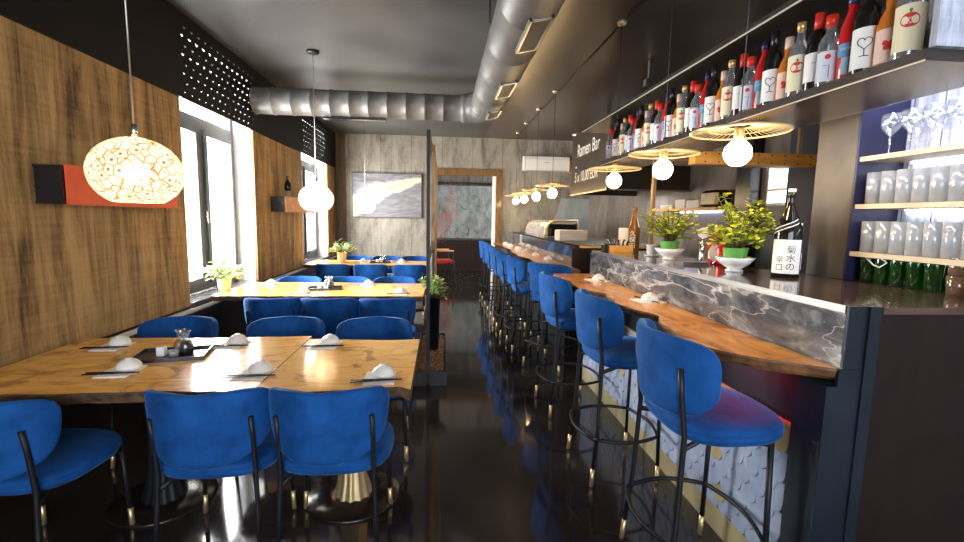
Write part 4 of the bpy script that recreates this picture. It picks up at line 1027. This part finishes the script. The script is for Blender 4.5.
o=B(-.09,.09,-.06,.06,0,.018).build('drip_tray',STEEL,loc=(1.63,2.86,ZB)); tag(o,'low steel drip tray in front of the beer tap','tray')
# small bottles behind the tap
for k,(x,y,b_,c_,l) in enumerate(((1.84,2.86,REDG,BLKCAP,'dark red bottle with a black stopper, left one behind the beer tap'),(1.86,2.74,DARKG,BLKCAP,'black glass bottle with a tan label, right one behind the beer tap'),(1.86,2.98,REDG,REDCAP,'red capped bottle behind the beer tap'))):
    t=empty('liqueur_bottle',l,'bottle',(x,y,ZB),-.9,None)
    MB().lathe([(0,0),(.038,0),(.04,.01),(.04,.10),(.034,.125),(.016,.145),(.014,.18),(0,.18)],20).build('bottle_body',b_,t); MB().lathe([(0,.181),(.016,.181),(.018,.21),(0,.215)],14).build('cap',c_,t)
    MB().lathe([(.0406,.03),(.0406,.085)],14,a0=-1,a1=1).build('label',CREAML if k else REDCAP,t)
# ------------------------------------------------------------------ bottle shelf over the bar
SX=1.42; SZ0,SZ1=1.985,2.02; SYN,SYF=1.30,4.10
sh=empty('hanging_bottle_shelf','long hanging steel bottle shelf above the bar with a deep canopy board','shelf',(0,0,0))
SHM=pm('shelf_steel',(.085,.07,.058),rough=.22,metal=.5,col2=(.055,.045,.04),nscale=3)
B(SX,1.82,SYN,SYF,SZ0,SZ1).build('lower_board',SHM,sh)
B(SX-.003,SX-.0005,SYN,SYF,SZ0-.002,SZ0+.003).build('edge_strip',pm('edge_strip_metal',(.6,.5,.38),rough=.3,metal=.7),sh)
B(1.79,1.82,SYN,SYF,SZ1+.001,2.379).build('back_panel',SHM,sh)
B(SX,1.82,SYN-.10,4.70,2.38,2.41).build('upper_board',SHM,sh)
B(SX-.003,SX-.0005,SYN-.10,4.70,2.378,2.386).build('edge_strip',pm('edge_strip_pale',(.75,.70,.62),rough=.3,metal=.4),sh)
B(SX+.005,2.26,SYN-.02,SYN-.0,SZ1-.0,2.379).build('end_board',WALLS,sh)
o=MB().box(2.08,2.12,4.68,4.72,2.90,H-.003); o.box(2.05,2.085,4.66,4.74,2.86,2.93); o=o.build('ceiling_bracket',STEEL); tag(o,'small grey bracket hanging from the ceiling above the bottle shelf','bracket')
B(1.76,1.79,3.76,3.79,1.2212,SZ0-.001).build('support_post',pm('tan_post',(.30,.19,.10),rough=.4),sh)
# bottle kinds
def bottle_base(nm,label,body,prof,cap,capprof):
    t=empty(nm,label,'bottle')
    MB().lathe(prof,20).build('bottle_body',body,t)
    MB().lathe(capprof,14).build('cap',cap,t)
    return t
def lab(t,r,z0,z1,mat,a=1.35,name='label'): return MB().lathe([(r+.0006,z0),(r+.0006,z1)],16,a0=-a,a1=a).build(name,mat,t)
def disc_on(t,r,z,rx,rz_,mat,name,dx=0):
    n=20; f=wrapf(r+.0012,z); mb=MB(); vs=[f(dx,0)]+[f(dx+rx*math.cos(2*PI*k/n),rz_*math.sin(2*PI*k/n)) for k in range(n)]
    mb.add([tuple(v) for v in vs],[[0,1+k,1+(k+1)%n] for k in range(n)]); return mb.build(name,mat,t,merge=False)
def k_rum():
    r=.038; t=bottle_base('rum_bottle','',CLEARB,[(0,0),(r-.002,0),(r,.004),(r,.165),(.034,.185),(.016,.215),(.0145,.255),(0,.255)],GOLDCAP,[(0,.254),(.016,.254),(.016,.283),(0,.284)])
    lab(t,r,.02,.155,CREAML); disc_on(t,r,.108,.025,.021,REDINK,'red_seal')
    text_obj('label_lettering','Havana\nClub',.0125,WHITEL,t,wrapf(r+.002,.107))
    disc_on(t,r,.135,.004,.006,pm('label_green',(.05,.25,.08),rough=.6),'green_leaf')
    return t
def k_amber():
    r=.036; t=bottle_base('tequila_bottle','',AMBER,[(0,0),(r-.002,0),(r,.004),(r,.13),(.03,.155),(.016,.185),(.018,.20),(.0155,.24),(0,.24)],pm('cream_cap',(.75,.55,.42),rough=.4),[(0,.2),(.0175,.20),(.0175,.255),(0,.256)])
    lab(t,r,.012,.115,PINKL)
    for dx,dz in ((0,0),(.009,.006),(-.009,.006),(.006,-.008),(-.006,-.008)): disc_on(t,r,.065+dz,.008,.008,REDINK,'berry_emblem',dx)
    return t
def k_heart():
    r=.038; t=bottle_base('wine_bottle','',DARKG,[(0,0),(r-.002,0),(r,.004),(r,.18),(.034,.205),(.016,.232),(.0145,.29),(0,.29)],BLKCAP,[(0,.24),(.0158,.24),(.0158,.305),(0,.306)])
    lab(t,r,.015,.145,WHITEL); f=wrapf(r+.0016,.095)
    P=[]
    for k in range(25):
        a=2*PI*k/24; P.append(tuple(f(.00135*16*math.sin(a)**3,.00135*(13*math.cos(a)-5*math.cos(2*a)-2*math.cos(3*a)-math.cos(4*a)))))
    mb=MB(); mb.tube(P,.0014,5); mb.tube([tuple(f(0,-.0225)),tuple(f(0,-.042))],.0014,5); mb.tube([tuple(f(-.013,-.042)),tuple(f(0,-.0405)),tuple(f(.013,-.042))],.0014,5); mb.build('heart_glass_emblem',INK,t)
    return t
def k_red():
    r=.034; t=bottle_base('bitter_bottle','',REDG,[(0,0),(r-.002,0),(r,.004),(r,.16),(.030,.19),(.015,.235),(.0145,.26),(0,.26)],pm('navy_cap',(.015,.02,.09),rough=.3),[(0,.255),(.0165,.255),(.0165,.29),(0,.291)])
    lab(t,r,.08,.125,BLUEL); text_obj('label_lettering','CAMPARI',.013,CREAML,t,wrapf(r+.0016,.105)); lab(t,.0225,.208,.222,CREAML,name='neck_label') if False else None
    lab(t,r,.02,.078,pm('teal_label',(.28,.48,.55),rough=.6),a=.6,name='lower_label')
    return t
def k_clear():
    r=.037; t=bottle_base('vodka_bottle','',CLEARB,[(0,0),(r-.002,0),(r,.004),(r,.15),(.030,.172),(.017,.19),(.016,.215),(0,.215)],REDCAP,[(0,.212),(.02,.212),(.02,.25),(0,.251)])
    lab(t,r,.015,.12,pm('silver_label',(.62,.66,.75),rough=.4)); disc_on(t,r,.10,.010,.009,REDINK,'red_emblem'); f=wrapf(r+.0016,.05)
    mb=MB(); mb.tube([tuple(f(-.012,.02)),tuple(f(.006,.02)),tuple(f(.006,-.02))],.0016,4); mb.build('blue_emblem',BLUEL,t)
    return t
def k_wine():
    r=.038; t=bottle_base('wine_bottle','',DARKG,[(0,0),(r-.002,0),(r,.004),(r,.17),(.034,.20),(.016,.228),(.0145,.275),(0,.275)],REDCAP,[(0,.23),(.0165,.23),(.0165,.288),(0,.289)])
    lab(t,r,.035,.14,WHITEL); mb=MB(); f=wrapf(r+.0016,.10)
    mb.tube([tuple(f(-.012,0)),tuple(f(-.006,.006)),tuple(f(0,0)),tuple(f(.008,.004))],.001,4); mb.build('small_crest',pm('faint_ink',(.3,.3,.3),rough=.6),t)
    return t
KD=[(k_rum,'clear bottle with cream label and gold cap'),(k_amber,'amber spirit bottle with a pink berry label'),(k_heart,'dark wine bottle with heart glass label'),(k_red,'bright red bitter bottle with a blue label'),(k_clear,'clear vodka bottle with a red cap'),(k_wine,'dark wine bottle with red capsule')]
PR=[Proto(f()) for f,_ in KD]
ORD=['first','second','third','fourth','fifth','sixth','seventh']
idx=0
for g in range(6):
    for k in range(6):
        y=1.41+.0765*idx; idx+=1
        if y>4.02: continue
        ob=PR[k].place((SX+.050+(.012 if idx%2==0 else 0),y,SZ1+.0003),-.80,'%s, %s of its kind from the camera'%(KD[k][1],ORD[g]),'bottles on the hanging shelf'); ob.scale=(1.0,1.0,1.05)
# ------------------------------------------------------------------ back bar glass shelving
PX0,PX1=2.02,2.27; PY0,PY1=2.12,2.37
t=empty('shelf_pillar','tall grey-brown steel clad pillar between the bar and the glass shelves','pillar',(0,0,0))
B(PX0,PX1-.002,PY0+.012,PY1,1.2212,H-.003).build('pillar_body',pm('pillar_steel',(.085,.066,.05),rough=.5,col2=(.045,.035,.028),nscale=3,bump=.1,bscale=10),t)
B(PX0+.001,PX1-.002,PY0,PY0+.011,1.2212,H-.003).build('navy_side',NAVY,t)
sv=empty('glass_shelving','pale-edged wall shelves holding glassware at the right frame edge','shelf',(0,0,0))
ZS=[1.365,1.597,1.825]
for z in ZS:
    bd=B(PX0+.01,PX1-.001,.9,PY0-.001,z-.022,z).build('shelf_board',PINE,sv)
    B(PX1-.02,PX1-.008,.95,PY0-.05,z-.028,z-.0225).build('light_strip',GLASSGLOW,bd)  # added emissive strip, put in to lift the grey glassware
wine=MB().lathe([(0,0),(.032,0),(.032,.003),(.004,.008),(.0035,.085),(.012,.095),(.034,.12),(.040,.145),(.036,.185),(.034,.185),(.038,.145),(.032,.122),(0,.098)],18).build('wine_glass',GLASS); tag(wine,'','glass')
tum=MB().lathe([(0,0),(.030,0),(.033,.15),(.031,.15),(.028,.008),(0,.008)],18).build('tumbler',WGLASS); tag(tum,'','glass')
gt=MB().lathe([(0,0),(.030,0),(.034,.11),(.036,.13),(.033,.13),(.028,.008),(0,.008)],16).build('green_tumbler',GGLASS); tag(gt,'','glass')
bt=MB().lathe([(0,0),(.030,0),(.036,.075),(.034,.075),(.028,.006),(0,.006)],16).build('brown_tumbler',BGLASS); tag(bt,'','glass')
W_,T_,G_,N_=Proto(wine),Proto(tum),Proto(gt),Proto(bt)
for r,x in enumerate((2.085,2.19)):
    for k in range(11):
        W_.place((x,2.03-.094*k-.03*r,ZS[2]+.0003),0,'clear stemmed wine glass on the top back-bar shelf','wine glasses on the top shelf')
for r,x in enumerate((2.075,2.15,2.225)):
    for k in range(13):
        y=2.07-.074*k-.02*(r%2)
        T_.place((x,y,ZS[1]+.0003),0,'clear tall tumbler on the middle back-bar shelf','tumblers on the middle shelf')
        T_.place((x,y,ZS[0]+.0003),0,'clear tall tumbler on the lowest back-bar shelf board','tumblers on the lowest shelf')
for r,x in enumerate((2.08,2.155,2.23)):
    for k in range(5): G_.place((x,2.06-.076*k,1.2215),0,'green glass tumbler standing on the bar top under the shelves','green tumblers')
    for k in range(4):
        for s in range(2 if r<3 else 1): N_.place((x,1.665-.077*k,1.2215+.0755*s*1.0),0,'amber tinted tumbler stacked at the right of the green tumblers','amber tumblers')
o=empty('dangling_cable','thin white cable looped under the lowest glass shelf','cable'); MB().tube([(2.05,2.05,1.342),(2.045,2.0,1.31),(2.045,1.97,1.30),(2.05,1.94,1.325),(2.05,1.97,1.342)],.003,5).build('cable_loop',WPLAS,o)
# ------------------------------------------------------------------ kitchen behind the bar
t=empty('extractor_hood','long dark extractor hood fascia with white chalk lettering','hood',(0,0,0))
HX,HY0,HY1,HZ0,HZ1=2.03,5.60,7.20,1.885,2.78
HM=pm('hood_brown',(.055,.038,.026),rough=.4,metal=.2,col2=(.035,.024,.018),nscale=3)
mb=MB(); mb.box(HX,HX+.02,HY0,HY1,HZ0,HZ1); mb.box(HX+.02,KX-.002,HY0,HY0+.02,HZ0,HZ1); mb.box(HX+.02,KX-.002,HY1-.02,HY1,HZ0,HZ1); mb.box(HX+.02,KX-.002,HY0+.02,HY1-.02,HZ1-.02,HZ1); mb.build('fascia',HM,t)
for y in (5.8,7.0): B(2.5,2.54,y,y+.04,HZ1+.001,H-.003).build('hood_hanger',BLACK,t)
mb=MB(); mb.box(HX-.012,HX+.0,HY0-.012,HY1,HZ0-.02,HZ0); mb.box(HX,KX-.002,HY0-.012,HY0,HZ0-.02,HZ0); mb.build('light_edge',STEEL,t)
B(HX-.01,HX-.0005,HY0-.01,HY0+.01,HZ0,HZ1).build('corner_strip',STEEL,t)
for s,sz,zc,yc in (('Ramen Bar',.26,2.50,6.42),('5 x 10,00 EUR',.21,2.12,6.48)):
    text_obj('chalk_lettering',s,sz,CHALK,t,lambda x,y,zc=zc,yc=yc:Vector((HX-.002,yc-x*.85,zc+y+x*.0)))
mb=MB(); mb.tube([(HX-.004,6.95,2.27),(HX-.004,6.93,2.29)],.012,5); mb.build('chalk_dash',CHALK,t)
struct(B(2.0,KX,9.2,9.24,0,1.0).build('trim_13',STEEL))
mb=MB(); pp=[(2.28,.9),(KX-.001,.9),(KX-.001,1.93),(2.50,1.93)]; mb.add([(x,y,z) for y in (YB-.014,YB-.001) for x,z in pp],[[0,1,2,3],[7,6,5,4]]+[[k,4+k,4+(k+1)%4,(k+1)%4] for k in range(4)])
struct(mb.build('trim_14',pm('stainless_panel',(.36,.40,.40),rough=.4,metal=.1,col2=(.27,.30,.31),nscale=3,stretch=(2,2,.6))))
kc=empty('kitchen_worktop','steel kitchen worktop along the wall behind the bar','worktop',(0,0,0)); B(2.66,KX-.014,4.9,9.1,0,.90).build('cabinets',STEEL,kc); B(2.63,KX-.014,4.88,9.1,.901,.94).build('top',STEEL,kc)
ks=empty('wall_shelf','wooden shelf on the kitchen wall with a blue-white light strip beneath','shelf',(0,0,0)); B(KX-.24,KX-.013,4.62,6.05,1.625,1.655).build('board',ORANGEW,ks); B(KX-.05,KX-.03,4.66,5.7,1.60,1.6245).build('light_strip',LED,ks)
for k,(y0_,y1_,h,l) in enumerate(((5.62,5.95,.05,'low white carton at the left end of the kitchen wall shelf'),(5.32,5.56,.11,'pale carton stack in the middle of the kitchen wall shelf'),(5.02,5.30,.09,'white carton left of the dark case on the kitchen wall shelf'))):
    o=MB().box(KX-.20,KX-.06,y0_,y1_,1.6555,1.6555+h,bev=.004).build('carton',pm('carton_%d'%k,(.6,.55,.48),rough=.7)); tag(o,l,'box')
o=MB().box(KX-.22,KX-.03,4.66,4.98,1.6555,1.84,bev=.03).build('speaker_case',BLKP); tag(o,'dark rounded case at the right end of the kitchen wall shelf','speaker')
# timber beam hung across the kitchen pass
o=empty('timber_beam','orange timber beam hung across the kitchen opening with black bolt heads','beam',(0,0,0))
B(1.97,2.98,3.50,3.60,1.95,2.045).build('beam',TIMBER,o)
bb_=MB()
for k in range(9):
    for z in (1.968,2.028): bb_.add(*(lambda c:([(c[0]+.006*math.cos(a),3.497,c[1]+.006*math.sin(a)) for a in [2*PI*q/8 for q in range(8)]]+[(c[0]+.006*math.cos(a),3.5,c[1]+.006*math.sin(a)) for a in [2*PI*q/8 for q in range(8)]],[list(range(8))]+[[q,(q+1)%8,8+(q+1)%8,8+q] for q in range(8)]))((2.05+.11*k,z)))
bb_.build('bolt_heads',BLACK,o)
for x in (2.15,2.85): B(x,x+.025,3.535,3.56,2.046,2.339).build('hanger_rod',pm('tan_rod',(.45,.36,.25),rough=.4),o)
B(1.83,KX-.001,3.5,3.62,2.34,2.365).build('top_board',BLKP,o)
o=B(1.86,KX-.001,3.62,3.95,1.985,2.005).build('board_rack',pm('rack_board',(.16,.11,.08),rough=.5)); o['label']='flat brown rack board behind the timber beam'; o['category']='rack'
# chrome display case and crate on the far bar
t=empty('roll_top_display','round-topped chrome display cabinet on the far bar','display case',(0,0,1.2252))
pr=[(1.56,0),(1.56,.06),(1.575,.14),(1.62,.21),(1.69,.25),(2.05,.26),(2.08,.0)]
n=len(pr); mb=MB(); y0_,y1_=6.85,8.5
mb.add([(x,y,z) for y in (y0_+.02,y1_) for x,z in pr],[list(range(n)),[n+i for i in range(n)][::-1]]+[[i,(i+1)%n,n+(i+1)%n,n+i] for i in range(n)],0,False); mb.build('curved_cover',pm('chrome_cover',(.72,.68,.62),rough=.22,metal=.6),t)
mb=MB(); mb.tube([(x,y0_+.008,z) for x,z in pr],.018,6); mb.build('end_rim',BRASS,t)
B(1.60,2.06,y0_+.012,y0_+.0195,.01,.2).build('end_glass',DARKG,t)
o=MB().box(1.50,1.86,5.75,6.02,1.2255,1.36,bev=.006)
for z in (1.262,1.297,1.33): o.box(1.49,1.87,5.745,5.75,z-.002,z+.002)
o=o.build('wooden_crate',pm('white_crate',(.85,.78,.66),rough=.6,col2=(.7,.6,.48),nscale=6,stretch=(1,1,8))); tag(o,'pale slatted wooden crate in front of the chrome display cabinet','crate')
# small recessed downlight at the back
o=empty('downlight','small round ceiling downlight near the air conditioner','lamp',(2.55,8.9,H-.001)); MB().lathe([(0,-.006),(.045,-.006),(.055,-.0005),(0,-.0005)],20).build('rim',WPLAS,o); MB().lathe([(0,-.010),(.035,-.009),(.035,-.0065),(0,-.0065)],20).build('lens',DOWN,o)
# ------------------------------------------------------------------ lights
def area(name,loc,rot,sx,sy,power,col,portal=False,spread=None):
    l=bpy.data.lights.new(name,'AREA'); l.shape='RECTANGLE'; l.size=sx; l.size_y=sy; l.energy=power; l.color=col
    if portal: l.cycles.is_portal=True
    if spread: l.spread=spread
    o=bpy.data.objects.new(name,l); COL.objects.link(o); o.location=loc; o.rotation_euler=rot; return o
# daylight through the two left windows, the kitchen window and the shopfront behind the camera
area('daylight_1',(XL-.40,4.84,1.88),(0,-PI/2,0),2.3,1.5,540,(1,.98,.94))
area('daylight_2',(XL-.40,8.2,1.88),(0,-PI/2,0),2.3,1.6,380,(1,.98,.94))
area('daylight_3',(0,-2.75,1.7),(PI/2,0,0),3.6,2.2,95,(.80,.88,1))
area('daylight_4',(KX+.28,4.09,1.86),(0,PI/2,0),.4,.3,8,(.93,.96,1))
area('room_lamp_1',(2.3,11.3,H-.05),(0,0,0),.6,.6,45,(1,.93,.82))
area('kitchen_lamp_1',(2.55,6.4,1.87),(0,0,0),.9,.5,10,(.95,.96,1))
area('added_glass_fill',(1.80,1.75,1.978),(0,-math.radians(55),0),.03,.9,2.5,(.84,.88,1))  # invented cool fill under the bottle shelf, aimed at the glasses
area('shelf_fill',(2.10,1.5,2.5),(0,0,0),.12,1.1,16,(.72,.78,1))  # added fill above the shelves, brightens the glassware; no visible source
area('accent_lamp',(1.27,1.78,.935),(0,0,0),.05,.35,1.6,(1,.03,.04))
w=bpy.data.worlds.new('sky'); SC.world=w; w.use_nodes=True
bg=w.node_tree.nodes['Background']; bg.inputs[0].default_value=(.96,.98,1,1); bg.inputs[1].default_value=4
# ------------------------------------------------------------------ camera
F=459.; yaw,pit,rol=[math.radians(a) for a in (5.1,-6.62,1.0)]
f=Vector((math.sin(yaw)*math.cos(pit),math.cos(yaw)*math.cos(pit),math.sin(pit)))
Rr=f.cross(Vector((0,0,1))).normalized(); U=Rr.cross(f)
R2=Rr*math.cos(rol)+U*math.sin(rol); U2=-Rr*math.sin(rol)+U*math.cos(rol)
M=Matrix((R2,U2,-f)).transposed().to_4x4(); M.translation=Vector((0,0,1.5))
cam=bpy.data.cameras.new('camera'); co=bpy.data.objects.new('camera',cam); COL.objects.link(co); co.matrix_world=M
cam.sensor_width=36; cam.lens=F/964*36; cam.clip_start=.05; cam.clip_end=100
SC.camera=co
SC.view_settings.view_transform='Standard'; SC.view_settings.look='None'; SC.view_settings.exposure=0.42; SC.view_settings.gamma=1
